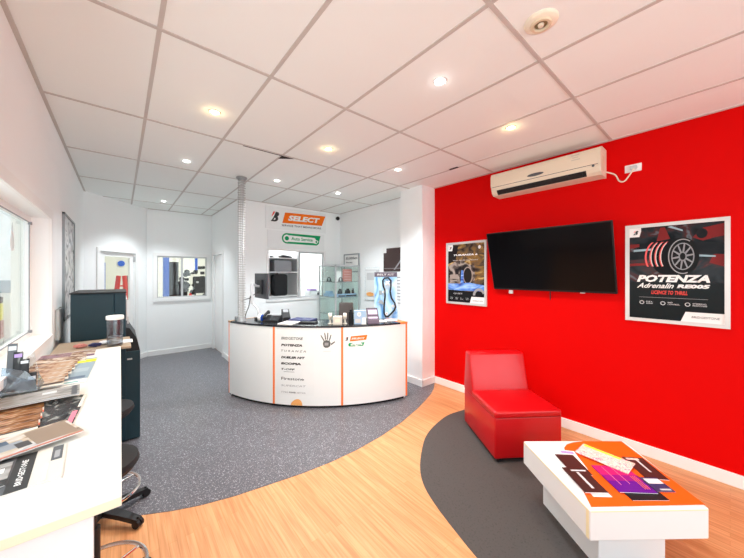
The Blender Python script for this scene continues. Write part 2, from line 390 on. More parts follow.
struct('gap_shade_patch', bm, M['gapblack'], ce)  # flat black patches paint the darkness of tile gaps; the ceiling stays closed

# walls
WX = -0.565
oy0, oy1, oz0, oz1 = -1.3, 3.50, 1.16, 2.09
bm = nb()
box(bm, (WX, -2.4, 0), (XW, oy0, H)); box(bm, (WX, oy1, 0), (XW, 6.52, H)); box(bm, (WX, oy0, 0), (XW, oy1, oz0)); box(bm, (WX, oy0, oz1), (XW, oy1, H))
struct('wall_west', bm, M['white_wall'])
bm = nb(); box(bm, (3.66, -2.4, 0), (3.86, 2.9, H)); struct('wall_east', bm, M['red_wall'])
bm = nb(); box(bm, (3.66, 2.9, 0), (3.86, 5.45, H)); struct('wall_northeast', bm, M['white_wall'])
bm = nb(); box(bm, (3.375, 2.885, 0), (3.66, 3.33, H)); struct('wall_pillar', bm, M['white_wall'])
# sign wall with hatch
hx0, hx1, hz0, hz1 = 2.08, 3.25, 1.165, 2.085
bm = nb()
box(bm, (1.57, 5.45, 0), (hx0, 5.55, H)); box(bm, (hx1, 5.45, 0), (3.86, 5.55, H)); box(bm, (hx0, 5.45, 0), (hx1, 5.55, hz0)); box(bm, (hx0, 5.45, hz1), (hx1, 5.55, H))
struct('wall_north', bm, M['white_wall'])
# passage wall (x=1.57) with door
dy0, dy1 = 6.52, 7.30
bm = nb()
box(bm, (1.57, 5.55, 0), (1.67, dy0, H)); box(bm, (1.57, dy1, 0), (1.67, 7.45, H)); box(bm, (1.57, dy0, 2.05), (1.67, dy1, H))
struct('wall_passage', bm, M['white_wall'])
# far wall with workshop window
wx0, wx1, wz0, wz1 = 0.565, 1.465, 1.155, 2.015
bm = nb()
box(bm, (0.40, 7.45, 0), (wx0, 7.55, H)); box(bm, (wx1, 7.45, 0), (1.67, 7.55, H)); box(bm, (wx0, 7.45, 0), (wx1, 7.55, wz0)); box(bm, (wx0, 7.45, wz1), (wx1, 7.55, H))
struct('wall_far', bm, M['white_wall'])
# angled wall with half glazed door: local frame s along wall, t outward
A = Vector((-.44, 6.48, 0)); Bp = Vector((.425, 7.5, 0)); Dv = (Bp - A); LEN = Dv.length
AM = Matrix.Translation(A) @ Matrix.Rotation(math.atan2(Dv.y, Dv.x), 4, 'Z')
d0, d1 = 0.27, 1.01
bm = nb()
xbox(bm, AM, (-.12, 0, 0), (d0, .1, H)); xbox(bm, AM, (d1, 0, 0), (LEN + .02, .1, H)); xbox(bm, AM, (d0, 0, 2.03), (d1, .1, H))
struct('wall_angled', bm, M['white_wall'])
# south wall: shopfront
bm = nb()
box(bm, (XW, -2.4, 0), (-.3, -2.2, H)); box(bm, (3.52, -2.4, 0), (3.66, -2.2, H)); box(bm, (-.3, -2.4, 0), (3.52, -2.2, .12)); box(bm, (-.3, -2.4, 2.75), (3.52, -2.2, H))
struct('wall_south', bm, M['white_wall'])
# window_1 : west window
w1 = tag(thing('window_1', None, None, (XW, 1.0, oz0)), kind='structure')
bm = nb(); gx = -0.545
ring(bm, 0, gx - .018, gx + .01, (oy0, oz0, oy1, oz1), (oy0 + .05, oz0 + .045, oy1 - .07, oz1 - .045)); box(bm, (gx - .018, .9, oz0 + .045), (gx + .01, .95, oz1 - .045))
struct('window_frame', bm, M['trim'], w1)
bm = nb(); box(bm, (gx + .011, 0.5, oz0 + .046), (gx + .016, oy1 - .071, oz0 + .052)); box(bm, (gx + .011, 0.5, oz1 - .052), (gx + .016, oy1 - .071, oz1 - .046)); box(bm, (gx + .011, oy1 - .077, oz0 + .05), (gx + .016, oy1 - .071, oz1 - .046))
for z in (oz0 + .05, oz1 - .06): box(bm, (gx + .01, oy1 - .10, z - .008), (gx + .03, oy1 - .075, z + .012))
struct('seal_strip', bm, M['grey'], w1)
bm = nb(); box(bm, (gx - .012, oy0 + .05, oz0 + .045), (gx - .008, oy1 - .07, oz1 - .045)); struct('window_pane', bm, M['glass'], w1)
bm = nb()
ring(bm, 0, XW, XW + .018, (oy0 - .07, oz0 - .05, oy1 + .075, oz1 + .07), (oy0, oz0 - .004, oy1, oz1)); box(bm, (gx + .011, oy0, oz0 - .003), (XW + .026, oy1, oz0 + .005))
struct('window_sill', bm, M['trim'], w1)
bm = nb(); fn = planemap((gx - .006, 2.99, 1.80), (0, 1, 0), (0, 0, 1))
pts = [(0.075 + .055 * cos(R(a)), 0.055 + .055 * sin(R(a))) for a in range(-220, 41, 10)] + [(0.075, 0.2)]
shape(bm, fn, pts); struct('drop_sticker', bm, mat('pale_blue_sticker', (0.80, 0.88, 0.92), 0.5), w1)
# window_2 : workshop window
w2 = tag(thing('window_2', None, None, (1.0, 7.45, wz0)), kind='structure')
bm = nb()
ring(bm, 1, 7.41, 7.45, (.50, wz0 - .065, 1.53, wz1 + .055), (wx0, wz0, wx1, wz1))
struct('window_frame', bm, M['trim'], w2)
bm = nb()
ring(bm, 1, 7.46, 7.5, (wx0, wz0, wx1, wz1), (wx0 + .02, wz0 + .025, wx1 - .02, wz1 - .03)); box(bm, (.985, 7.455, wz0 + .025), (1.02, 7.5, wz1 - .03))
struct('sash', bm, M['alu'], w2)
for a, b in ((wx0 + .02, .985), (1.02, wx1 - .02)):
    bm = nb(); box(bm, (a, 7.478, wz0 + .025), (b, 7.482, wz1 - .03)); struct('window_pane', bm, M['glass'], w2)
# window_3 : hatch with sliding panels
w3 = tag(thing('window_3', None, None, (2.66, 5.45, hz0)), kind='structure')
bm = nb()
ring(bm, 1, 5.428, 5.45, (2.04, hz0 - .03, 3.29, hz1 + .03), (hx0, hz0, hx1, hz1))
struct('window_frame', bm, M['trim'], w3)
bm = nb(); box(bm, (hx0 + .02, 5.455, hz0 + .002), (hx1, 5.475, hz0 + .03)); struct('sliding_track', bm, M['lgrey'], w3)
bm = nb(); ring(bm, 1, 5.462, 5.49, (2.70, hz0 + .03, hx1, hz1), (2.735, hz0 + .045, hx1 - .03, hz1 - .03)); struct('sash', bm, M['lgrey'], w3)
bm = nb(); box(bm, (2.735, 5.472, hz0 + .03), (hx1 - .03, 5.476, hz1 - .03)); struct('window_pane', bm, M['glass'], w3)
# window_4 : shopfront glazing behind the camera
w4 = tag(thing('window_4', None, None, (1.6, -2.3, .12)), kind='structure')
bm = nb()
for x in (-.3, .93, 2.19, 3.47): box(bm, (x, -2.33, .12), (x + .05, -2.27, 2.75))
box(bm, (-.3, -2.33, .12), (3.52, -2.27, .17)); box(bm, (-.3, -2.33, 2.70), (3.52, -2.27, 2.75)); struct('window_frame', bm, M['alu'], w4)
bm = nb(); box(bm, (-.25, -2.302, .17), (3.47, -2.298, 2.70)); struct('window_pane', bm, M['glass'], w4)
# door_1 : half glazed door
D1 = tag(thing('door_1', None, None, tuple(A + Dv.normalized() * .64)), kind='structure')
g0, g1, gz0, gz1 = .40, .93, 1.16, 1.95
bm = nb()
for a, b in (((d0 + .003, .03, .01), (g0, .07, 2.027)), ((g1, .03, .01), (d1 - .003, .07, 2.027)), ((g0, .03, .01), (g1, .07, gz0)), ((g0, .03, gz1), (g1, .07, 2.027))): xbox(bm, AM, a, b)
struct('door_leaf', bm, M['trim'], D1)
bm = nb(); xbox(bm, AM, (g0, .048, gz0), (g1, .052, gz1)); struct('window_pane', bm, M['glass'], D1)
bm = nb()
for a, b in (((d0 - .055, -.02, 0), (d0, .0, 2.03)), ((d1, -.02, 0), (d1 + .055, .0, 2.03)), ((d0 - .055, -.02, 2.03), (d1 + .055, .0, 2.085))): xbox(bm, AM, a, b)
struct('door_frame', bm, M['trim'], D1)
for z in (1.87, .2):
    bm = nb(); xbox(bm, AM, (d1 - .012, -.012, z), (d1 + .006, .03, z + .1)); struct('hinge', bm, M['alu'], D1)
# door_2 : passage door
D2 = tag(thing('door_2', None, None, (1.57, 6.9, 0)), kind='structure')
bm = nb(); box(bm, (1.60, dy0 + .012, .01), (1.64, dy1 - .012, 2.04)); struct('door_leaf', bm, M['trim'], D2)
bm = nb()
for a, b in (((1.55, dy0 - .06, 0), (1.57, dy0, 2.05)), ((1.55, dy1, 0), (1.57, dy1 + .06, 2.05)), ((1.55, dy0 - .06, 2.05), (1.57, dy1 + .06, 2.11))): box(bm, a, b)
struct('door_frame', bm, M['trim'], D2)
for z in (.22, 1.75):
    bm = nb(); box(bm, (1.585, dy0 + .0, z), (1.603, dy0 + .03, z + .1)); struct('hinge', bm, M['black'], D2)
# baseboards
bh = .10
for nm, a, b in (('baseboard_east', (3.642, -2.2, 0), (3.66, 2.885, bh)), ('baseboard_pillar_south', (3.36, 2.868, 0), (3.66, 2.885, bh)), ('baseboard_pillar_west', (3.358, 2.868, 0), (3.375, 3.34, bh)),
                 ('baseboard_northeast', (3.642, 3.33, 0), (3.66, 5.45, bh)), ('baseboard_north', (1.57, 5.432, 0), (3.66, 5.45, bh)), ('baseboard_far', (.42, 7.432, 0), (1.57, 7.45, bh)),
                 ('baseboard_passage', (1.552, 5.45, 0), (1.57, dy0 - .06, bh)), ('baseboard_west', (XW, 3.0, 0), (XW + .018, 6.48, bh))):
    bm = nb(); box(bm, a, b, .003); struct(nm, bm, M['trim'])
bm = nb(); xbox(bm, AM, (d1 + .055, -.018, 0), (LEN, 0, bh), .003); xbox(bm, AM, (0, -.018, 0), (d0 - .055, 0, bh), .003); struct('baseboard_angled', bm, M['trim'])

# ================================================================== BACK ROOM, WORKSHOP, OUTSIDE
bm = nb(); box(bm, (1.67, 6.75, 0), (3.86, 6.85, H)); struct('wall_back_room', bm, M['white_wall'])
bm = nb(); box(bm, (3.86, 5.45, 0), (3.96, 6.85, H)); struct('wall_back_room', bm, M['white_wall'])
for a_, b_ in (((-1.2, 6.6, -.1), (-.9, 11.9, 3.6)), ((-1.2, 11.9, -.1), (4.5, 12, 3.6)), ((4.4, 7.7, -.1), (4.5, 11.9, 3.6)), ((-.9, 6.52, -.1), (-.56, 6.6, 3.6))):
    bm = nb(); box(bm, a_, b_); struct('wall_workshop', bm, M['workwall'])
bm = nb(); box(bm, (-1.0, 7.7, -.12), (4.5, 12, -.001)); struct('floor_workshop', bm, M['concrete'])
bm = nb(); box(bm, (-1.2, 7.7, 3.6), (4.5, 12, 3.7)); struct('ceiling_sky_block', bm, M['workwall'])  # unseen roof, added to keep the bright sky off the workshop
bm = nb(); box(bm, (-9, -6, -.35), (-.64, 12, -.12)); struct('ground', bm, M['concrete'])
bm = nb(); box(bm, (-9, -14, -.35), (9, -2.6, -.12)); struct('ground', bm, M['concrete'])
bm = nb(); box(bm, (-7, 9, -.12), (-1.2, 9.2, 3.4)); nbw = struct('wall_neighbour', bm, M['white_wall'])
bm = nb(); box(bm, (-7, 8.97, 1.28), (-1.2, 9, 1.52)); struct('painted_band', bm, M['bluegrey'], nbw)
sx = -1.87
for a, b, z0, z1, mm, lb in ((sx, .4, -.12, .45, 'concrete', 'grey block at the foot of the crate stack outside the left window'), (sx, .38, .45, .78, 'brickred', 'red-brown crate in the stack outside the left window'),
                             (sx, .36, .78, 1.10, 'yellow', 'yellow crate high in the stack outside the left window'), (sx, .36, 1.10, 1.22, 'black_matt', 'black crate on top of the stack outside the left window')):
    bm = nb(); box(bm, (a - b / 2, 8.4, z0), (a + b / 2, 8.8, z1), .015)
    for k in range(3): box(bm, (a - b / 2 - .008, 8.44 + .12 * k, z0 + .05), (a + b / 2 + .008, 8.48 + .12 * k, z1 - .02))
    single('storage_crate', bm, M[mm], lb, 'crate', 'crates stacked outside the left window')
# things in the workshop (Y about 9)
t = thing('vehicle_lift', 'blue two-post vehicle lift column seen through the workshop window', 'lift', (0.86, 8.9, 0))
bm = nb(); box(bm, (.80, 8.85, 0), (.92, 9.0, 2.6), .01); obj('post', bm, M['blue'], t)
bm = nb(); box(bm, (.70, 8.7, 0), (1.0, 9.1, .03)); obj('base_plate', bm, M['blue'], t)
bm = nb(); box(bm, (.90, 8.86, .9), (1.02, 8.98, 1.0)); obj('carriage', bm, M['black'], t)
bm = nb()
pts = []
for k in range(15): pts.append((.93 + .015 * k, 9.1 + (.03 if k % 2 else -.03)))
poly(bm, [(x, y, .5) for x, y in pts] + [(x, y + .02, .5) for x, y in pts[::-1]], (0, 0, 1.45)); single('welding_curtain', bm, M['darkbrown'], 'dark brown hanging curtain beside the blue lift post', 'curtain')
def engine(x, y, z, s, seed, lb):
    rnd = random.Random(seed)
    t = thing('engine_block', lb, 'engine', (x, y, 0))
    bm = nb(); box(bm, (x - .16 * s, y - .15, z), (x + .16 * s, y + .15, z + .45 * s), .03)
    for k in range(22):
        cx = x + rnd.uniform(-.2, .2) * s; cz = z + rnd.uniform(0, .72) * s; cy = y - .15 + rnd.uniform(0, .2)
        if k % 2: cyl(bm, (cx, cy - .06, cz), (cx, cy + .06, cz), rnd.uniform(.03, .07) * s, n=12)
        else: box(bm, (cx - .04 * s, cy - .05, cz - .03 * s), (cx + .05 * s, cy + .05, cz + .05 * s), .01)
    obj('engine', bm, M['black_matt'], t)
    bm = nb()
    for k in (-1, 1): cyl(bm, (x + .12 * k * s, y, 0), (x + .12 * k * s, y, z + .02), .018, n=8)
    box(bm, (x - .2 * s, y - .2, 0), (x + .2 * s, y + .2, .06)); obj('stand', bm, M['dgrey'], t)
    bm = nb(); cyl(bm, (x - .1 * s, y - .2, z + .3 * s), (x - .1 * s, y - .14, z + .3 * s), .03 * s, n=10); obj('pulley', bm, M['lgrey'], t)
    return t
engine(1.22, 9.42, 1.02, .95, 3, 'dark engine on a stand behind the left pane of the workshop window')
engine(1.60, 8.9, 1.15, .95, 5, 'dark engine on a stand behind the right pane, topped by pulleys')
engine(1.97, 9.5, 1.0, .8, 9, 'smaller dark engine at the right end of the workshop window')
bm = nb(); cyl(bm, (1.33, 8.6, .0), (1.33, 8.6, 1.12), .035, n=12); cyl(bm, (1.33, 8.6, 1.12), (1.33, 8.6, 1.17), .035, .015, n=12); single('fire_extinguisher', bm, M['redpaint'], 'slim red cylinder between the two engines in the workshop', 'extinguisher')
bm = nb(); box(bm, (1.60, 9.6, 1.75), (1.66, 9.63, 2.1)); single('wall_banner', bm, M['blue'], 'small blue banner on the workshop wall above the engines', 'banner')
# behind the door glass
t = thing('step_ladder', 'red folding step ladder seen through the door glass', 'ladder', (-.02, 8.8, 0))
bm = nb()
tube(bm, [(-.15, 8.8, 0), (-.02, 8.85, 1.60)], .032); tube(bm, [(.16, 8.8, 0), (.06, 8.85, 1.60)], .032)
obj('front_frame', bm, M['redpaint'], t)
bm = nb(); tube(bm, [(-.22, 9.3, 0), (-.04, 8.87, 1.60)], .032); tube(bm, [(.24, 9.3, 0), (.08, 8.87, 1.60)], .032); obj('rear_frame', bm, M['redpaint'], t)
for k in range(5):
    z = .28 + .27 * k; f = z / 1.60
    bm = nb(); box(bm, (-.15 + .13 * f, 8.78 + .05 * f, z), (.16 - .1 * f, 8.86 + .05 * f, z + .03)); obj('tread', bm, M['redpaint'], t)
bm = nb(); box(bm, (.10, 9.6, 0), (.5, 10.0, 1.6), .01); box(bm, (.12, 9.58, .05), (.48, 9.6, .75)); box(bm, (.12, 9.58, .8), (.48, 9.6, 1.55)); single('tool_cabinet', bm, M['greengrey'], 'grey-green steel cabinet seen at the right of the door glass', 'cabinet')
bm = nb(); cyl(bm, (.02, 11.86, 1.96), (.02, 11.9, 1.96), .085, n=24); single('round_sign', bm, M['blue'], 'round blue sign high on the wall beyond the door glass', 'sign')
bm = nb(); box(bm, (-.42, 9.0, 0), (-.26, 9.15, 1.9)); box(bm, (-.43, 8.99, 1.0), (-.25, 9.16, 1.05)); single('blue_locker', bm, M['blue'], 'narrow blue upright at the left of the door glass', 'locker')

# hatch room contents
t = thing('back_shelf', 'white open shelf unit inside the left half of the service hatch', 'shelf', (2.4, 5.8, 0))
bm = nb(); box(bm, (2.12, 5.58, 0), (2.15, 6.0, 2.1)); box(bm, (2.72, 5.58, 0), (2.75, 6.0, 2.1)); obj('side_panel', bm, M['white'], t)
for z in (1.2, 1.67, 1.94):
    bm = nb(); box(bm, (2.15, 5.58, z), (2.72, 6.0, z + .02)); obj('shelf', bm, M['white'], t)
bm = nb(); box(bm, (2.12, 6.0, 0), (2.75, 6.02, 2.1)); obj('back_panel', bm, M['white'], t)
bm = nb(); box(bm, (2.26, 5.6, 1.69), (2.61, 5.85, 1.91), .012); box(bm, (2.28, 5.595, 1.71), (2.59, 5.6, 1.89), .002); single('storage_box', bm, M['grey'], 'grey box on the middle shelf inside the hatch', 'box')
t = thing('backpack', 'black bag with a carry strap on the lowest hatch shelf', 'bag', (2.39, 5.72, 1.22))
bm = nb(); box(bm, (2.25, 5.6, 1.22), (2.54, 5.8, 1.64), .05, 4); obj('bag_body', bm, M['blackfabric'], t, True)
bm = nb(); tube(bm, smooth_path([(2.26, 5.6, 1.3), (2.22, 5.59, 1.45), (2.25, 5.6, 1.6), (2.33, 5.62, 1.655)]), .01); obj('strap', bm, M['blackfabric'], t, True)
t = thing('office_stapler', 'black stapler on the top shelf inside the hatch', 'stapler', (2.5, 5.68, 1.96))
bm = nb(); box(bm, (2.38, 5.65, 1.96), (2.64, 5.71, 1.975), .004); obj('base', bm, M['black'], t)
bm = nb(); poly(bm, [(2.38, 5.655, 1.98), (2.64, 5.655, 1.975), (2.64, 5.655, 1.995), (2.46, 5.655, 2.02), (2.38, 5.655, 2.0)], (0, .05, 0)); obj('arm', bm, M['black'], t)
bm = nb(); cyl(bm, (2.24, 5.7, 1.96), (2.24, 5.7, 2.0), .03, n=16); tube(bm, [(2.27 + .018 * cos(a / 10 * pi - pi / 2), 5.7, 1.98 + .015 * sin(a / 10 * pi - pi / 2)) for a in range(11)], .004); single('mug', bm, M['dgrey'], 'small dark mug on the top shelf left of the stapler', 'mug', smooth=True)
t = thing('label_printer', 'small grey printer with a lilac top inside the right hatch pane', 'printer', (3.1, 5.75, 1.17))
bm = nb(); box(bm, (3.02, 5.62, 1.17), (3.26, 5.85, 1.29), .015); obj('body', bm, M['lgrey'], t)
bm = nb(); box(bm, (3.04, 5.64, 1.29), (3.2, 5.8, 1.33), .01); obj('lid', bm, M['lilac'], t)
bm = nb(); box(bm, (3.2, 5.61, 1.19), (3.25, 5.622, 1.25)); obj('tray', bm, M['black'], t)
bm = nb(); box(bm, (2.77, 5.56, 1.14), (3.7, 6.1, 1.165), .003)
for x in (2.81, 3.65): box(bm, (x - .03, 5.6, 0), (x + .03, 6.05, 1.14))
single('counter', bm, M['white'], 'white counter behind the service hatch panes', 'counter')
bm = nb(); box(bm, (2.78, 5.58, 1.165), (3.0, 5.62, 1.185), .004); box(bm, (2.8, 5.585, 1.185), (2.98, 5.615, 1.19)); single('keyboard', bm, M['black'], 'black keyboard edge behind the right hatch pane', 'keyboard')

# ================================================================== CEILING FITTINGS
def downlight(x, y, warm, lb, proto=[None]):
    t = thing('downlight', lb, 'ceiling light', (x, y, H), group='round downlights in the ceiling')
    bm = nb(); lathe(bm, [(.034, -.0), (.034, -.003), (.040, -.006), (.044, -.004), (.046, 0.0)], (x, y, H - .0005), 28); obj('trim_ring', bm, M['trim'] if not warm else M['cream_l'], t, True)
    bm = nb(); lathe(bm, [(0, -.004), (.020, -.0035), (.030, -.001), (.034, 0)], (x, y, H), 24); obj('lamp', bm, M['warmlamp'] if warm else M['coollamp'], t, True)
    l = bpy.data.lights.new('lamp_light', 'SPOT'); l.energy = 80 if warm else 105; l.spot_size = R(115); l.spot_blend = .8; l.shadow_soft_size = .04
    l.color = (1, .84, .64) if warm else (.90, .965, 1)
    lo = bpy.data.objects.new('lamp_light', l); COL.objects.link(lo); lo.parent = t; lo.location = (0, 0, -.03)
    # the bulb's own spill on the tiles around it
    l = bpy.data.lights.new('lamp_glow', 'POINT'); l.energy = .38 if warm else .12; l.shadow_soft_size = .02; l.color = (1, .72, .35) if warm else (1, .97, .95)
    lo = bpy.data.objects.new('lamp_glow', l); COL.objects.link(lo); lo.parent = t; lo.location = (0, 0, -.035)
for x, y, w, lb in ((.579, 2.658, 1, 'warm glowing downlight nearest the left window wall'), (.584, 4.021, 0, 'white downlight between the warm one by the window wall and the doors'),
                    (.59, 6.498, 0, 'white downlight just in front of the half-glazed door'), (1.65, 1.255, 0, 'largest-looking white downlight in the middle of the near ceiling'),
                    (2.657, 1.25, 1, 'warm downlight in front of the air conditioner'), (1.66, 2.685, 1, 'warm downlight beside the sagging ceiling tile'),
                    (1.671, 4.053, 0, 'white downlight over the left end of the reception desk'), (2.682, 4.051, 0, 'white downlight over the right half of the reception desk'),
                    (2.65, 2.657, 0, 'white downlight nearest the white corner pillar')):
    downlight(x, y, w, lb)
t = thing('ceiling_speaker', 'round beige ceiling fitting with stepped rings above the seating', 'ceiling fitting', (1.66, .626, H))
bm = nb(); lathe(bm, [(.052, -.016), (.07, -.012), (.078, -.005), (.08, 0)], (1.66, .626, H), 40); obj('outer_ring', bm, M['cream_l'], t, True)
bm = nb(); lathe(bm, [(.030, -.017), (.034, -.024), (.046, -.024), (.052, -.016)], (1.66, .626, H), 40); obj('inner_ring', bm, M['cream'], t, True)
bm = nb(); lathe(bm, [(.0, -.016), (.03, -.015)], (1.66, .626, H), 30); obj('recess', bm, mat('dark_olive_recess', (.22, .17, .08), .6), t, True)
bm = nb(); lathe(bm, [(0, -.027), (.012, -.026), (.015, -.016)], (1.66, .626, H), 20); obj('button', bm, M['cream_l'], t, True)
t = thing('security_camera', 'small black dome camera in the corner above the display cabinet', 'security camera', (3.56, 5.40, 2.80))
bm = nb(); cyl(bm, (3.56, 5.45, 2.84), (3.56, 5.40, 2.84), .03, n=18); box(bm, (3.53, 5.43, 2.80), (3.59, 5.45, 2.88), .005); obj('mount', bm, M['trim'], t)
bm = nb(); bmesh.ops.create_uvsphere(bm, u_segments=20, v_segments=12, radius=.042, matrix=Matrix.Translation((3.56, 5.385, 2.83))); obj('dome', bm, M['black'], t, True)

# ================================================================== RED WALL
# TV on a tilting mount
t = thing('television', 'large black flat television tilted forward on the red wall', 'television', (3.62, 1.30, 1.46))
top = Vector((3.42, 1.30, 2.135)); bot = Vector((3.61, 1.30, 1.455))
up = (top - bot); hgt = up.length; up.normalize(); sv = Vector((0, -1, 0)); nv = sv.cross(up); nv = nv if nv.x < 0 else -nv
TM = Matrix(((sv.x, up.x, nv.x, bot.x), (sv.y, up.y, nv.y, bot.y), (sv.z, up.z, nv.z, bot.z), (0, 0, 0, 1)))
w = .613
bm = nb(); xbox(bm, TM, (-w, 0, -.03), (w, hgt, 0), .006); obj('casing', bm, M['black'], t)
bm = nb(); xbox(bm, TM, (-w + .012, .022, 0), (w - .012, hgt - .012, .0015)); obj('screen', bm, M['screen'], t)
bm = nb(); xbox(bm, TM, (w - .30, -.006, -.02), (w - .26, 0.004, 0)); box(bm, (3.60, 1.68, 1.41), (3.63, 1.72, 1.45), .004); obj('sensor', bm, M['lgrey'], t)
bm = nb(); box(bm, (3.63, 1.1, 1.6), (3.66, 1.5, 1.95)); xbox(bm, TM, (-.2, .2, -.05), (.2, .5, -.03)); tube(bm, [(3.64, 1.3, 1.9), (3.50, 1.3, 1.92)], .015)
tube(bm, [(3.645, 1.28, 1.6), (3.65, 1.28, 1.36)], .005); obj('wall_mount', bm, M['black_matt'], t)
# air conditioner
def zq(z): return 2.86 - (2.86 - z) * .85
t = thing('air_conditioner', 'cream split air conditioner high on the red wall', 'air conditioner', (3.66, 1.3, 2.53))
AC = t; y0, y1 = .785, 1.872
prof = [(3.66, 2.86), (3.50, 2.86), (3.465, 2.845), (3.452, 2.80), (3.452, 2.70), (3.457, 2.665), (3.66, 2.665)]
bm = nb(); poly(bm, [(x, y0, z) for x, z in [(q[0], zq(q[1])) for q in prof]], (0, y1 - y0, 0)); obj('front_panel', bm, M['ac'], t)
prof = [(3.66, 2.66), (3.459, 2.66), (3.464, 2.62), (3.48, 2.58), (3.51, 2.55), (3.66, 2.54)]
bm = nb(); poly(bm, [(x, y0 + .004, z) for x, z in [(q[0], zq(q[1])) for q in prof]], (0, y1 - y0 - .008, 0)); obj('lower_housing', bm, M['ac'], t)
bm = nb(); prof2 = [(3.467, 2.612), (3.478, 2.582), (3.500, 2.556), (3.496, 2.553), (3.473, 2.579), (3.461, 2.611)]
poly(bm, [(x, .90, z) for x, z in [(q[0], zq(q[1])) for q in prof2]], (0, .90, 0)); obj('air_outlet', bm, M['gapblack'], t)
bm = nb(); poly(bm, [(3.457, .93, zq(2.606)), (3.475, .93, zq(2.573)), (3.471, .93, zq(2.570)), (3.453, .93, zq(2.603))], (0, .02, 0))
for k in range(5):
    y = 1.05 + .16 * k; poly(bm, [(3.459, y, zq(2.606)), (3.488, y, zq(2.560)), (3.484, y, zq(2.558)), (3.455, y, zq(2.603))], (0, .006, 0))
obj('louvre', bm, M['black'], t)
bm = nb(); box(bm, (3.4575, y0 + .02, zq(2.6605)), (3.47, y1 - .01, zq(2.6655))); obj('panel_shade_strip', bm, M['black'], t)  # black strip paints the shade in the slit between the two panels
bm = nb(); fn = planemap((3.4505, 1.46, zq(2.672)), (0, -1, 0), (0, 0, 1)); shape(bm, fn, circ(.1, .028, .085, .017, 30)); obj('badge', bm, M['dgrey'], t)
bm = nb(); fn = planemap((3.4555, .87, zq(2.625)), (0, -1, 0), (0, 0, 1)); shape(bm, fn, circ(.03, .02, .012, .012, 16)); obj('indicator', bm, M['dgrey'], t)
bm = nb(); fn = planemap((3.4505, 1.02, zq(2.75)), (0, -1, 0), (0, 0, 1)); 
for k, (a, b) in enumerate(((0, .07), (.01, .06), (0, .075))): shape(bm, fn, [(a, .05 - k * .022), (b, .05 - k * .022), (b, .06 - k * .022), (a, .06 - k * .022)])
obj('energy_label', bm, mat('faint_label_ink', (.62, .56, .46), .5), t)
bm = nb(); poly(bm, [(3.66, y0 - .004, zq(2.862)), (3.50, y0 - .004, zq(2.862)), (3.462, y0 - .004, zq(2.845)), (3.449, y0 - .004, zq(2.79)), (3.452, y0 - .004, zq(2.66)), (3.475, y0 - .004, zq(2.58)), (3.51, y0 - .004, zq(2.545)), (3.66, y0 - .004, zq(2.537))], (0, .018, 0)); obj('end_cap', bm, M['ac'], t)
bm = nb(); box(bm, (3.50, y0 - .006, zq(2.60)), (3.57, y0 - .003, zq(2.76))); obj('end_vent', bm, M['cream'], t)
# outlet + cord
t = thing('power_outlet', 'white double power outlet on the red wall right of the air conditioner', 'power outlet', (3.66, .58, 2.63))
bm = nb(); box(bm, (3.652, .52, 2.597), (3.66, .64, 2.668), .003); obj('plate', bm, M['trim'], t)
bm = nb(); box(bm, (3.63, .55, 2.615), (3.652, .60, 2.65), .005); obj('plug', bm, M['lgrey'], t)
bm = nb(); tube(bm, smooth_path([(3.635, .57, 2.62), (3.63, .60, 2.57), (3.635, .64, 2.52), (3.64, .68, 2.535), (3.64, .71, 2.60), (3.62, .78, 2.64)]), .006); obj('power_cord', bm, M['cream_l'], AC, True)

def poster(name, y_left, y_right, z0, z1, label, art, fr=.03):
    """framed poster on the red wall; u to the right as seen (=-Y)"""
    t = thing(name, label, 'poster', (3.66, (y_left + y_right) / 2, z0))
    x = 3.64
    bm = nb(); wd = y_left - y_right
    ring(bm, 0, x, 3.66, (y_right, z0, y_left, z1), (y_right + fr, z0 + fr, y_left - fr, z1 - fr))
    obj('frame', bm, M['silverframe'], t)
    W_, H_ = wd - 2 * fr, z1 - z0 - 2 * fr
    bm = nb(); box(bm, (3.651, y_right + fr, z0 + fr), (3.659, y_left - fr, z1 - fr)); pr = obj('print', bm, M[art], t)
    def fn(l): return planemap((3.651 - l, y_left - fr, z0 + fr), (0, -W_, 0), (0, 0, H_))
    return t, pr, fn, W_, H_
# big tyre poster (u,v in 0..1)
t, pr, F, W_, H_ = poster('tyre_poster', .634, -.002, 1.217, 2.098, 'large silver-framed black poster of a tyre with white and red lettering', 'p_garage')
asp = W_ / H_
bm = nb(); fn = F(.0005); shape(bm, fn, [(0, 0), (1, 0), (1, .40), (0, .40)]); obj('dark_base', bm, mat('poster_near_black', (.008, .011, .012), .3, spec=0.1), pr)
bm = nb(); fn = F(.0007)
bm.free()
def bits(name, lift, polys, m):
    for P_ in polys:
        bm = nb(); shape(bm, F(lift), P_); obj(name, bm, m, pr)
bits('red_shape', .0007, ([(0, .575), (.25, .585), (.25, .61), (0, .605)], [(.86, .60), (1, .56), (1, .70), (.9, .68)], [(.70, .86), (.80, .95), (1, .98), (1, .86), (.92, .85), (.80, .82)], [(.32, .84), (.36, .985), (.41, .985), (.47, .86)], [(0, .77), (.12, .79), (.12, .82), (0, .82)]), mat('poster_dull_red', (.20, .018, .018), .35, spec=0.1))
bits('car_shadow', .0009, (circ(.79, .895, .055, .05), [(.68, .70), (1, .68), (1, .79), (.72, .82)], [(0, .64), (.22, .66), (.22, .735), (0, .74)]), mat('poster_dark', (.01, .012, .015), .3, spec=0.1))
bits('light_streak', .0011, ([(.05, .735), (.26, .745), (.26, .765), (.05, .76)], [(.44, .985), (.60, .93), (.60, .945), (.48, .995)], [(.75, .665), (.92, .655), (.92, .67), (.75, .685)]), mat('poster_pale_blue', (.32, .46, .52), .35, spec=0.1))
bm = nb(); cx, cy, rx = .60, .67, .165
ry = .195
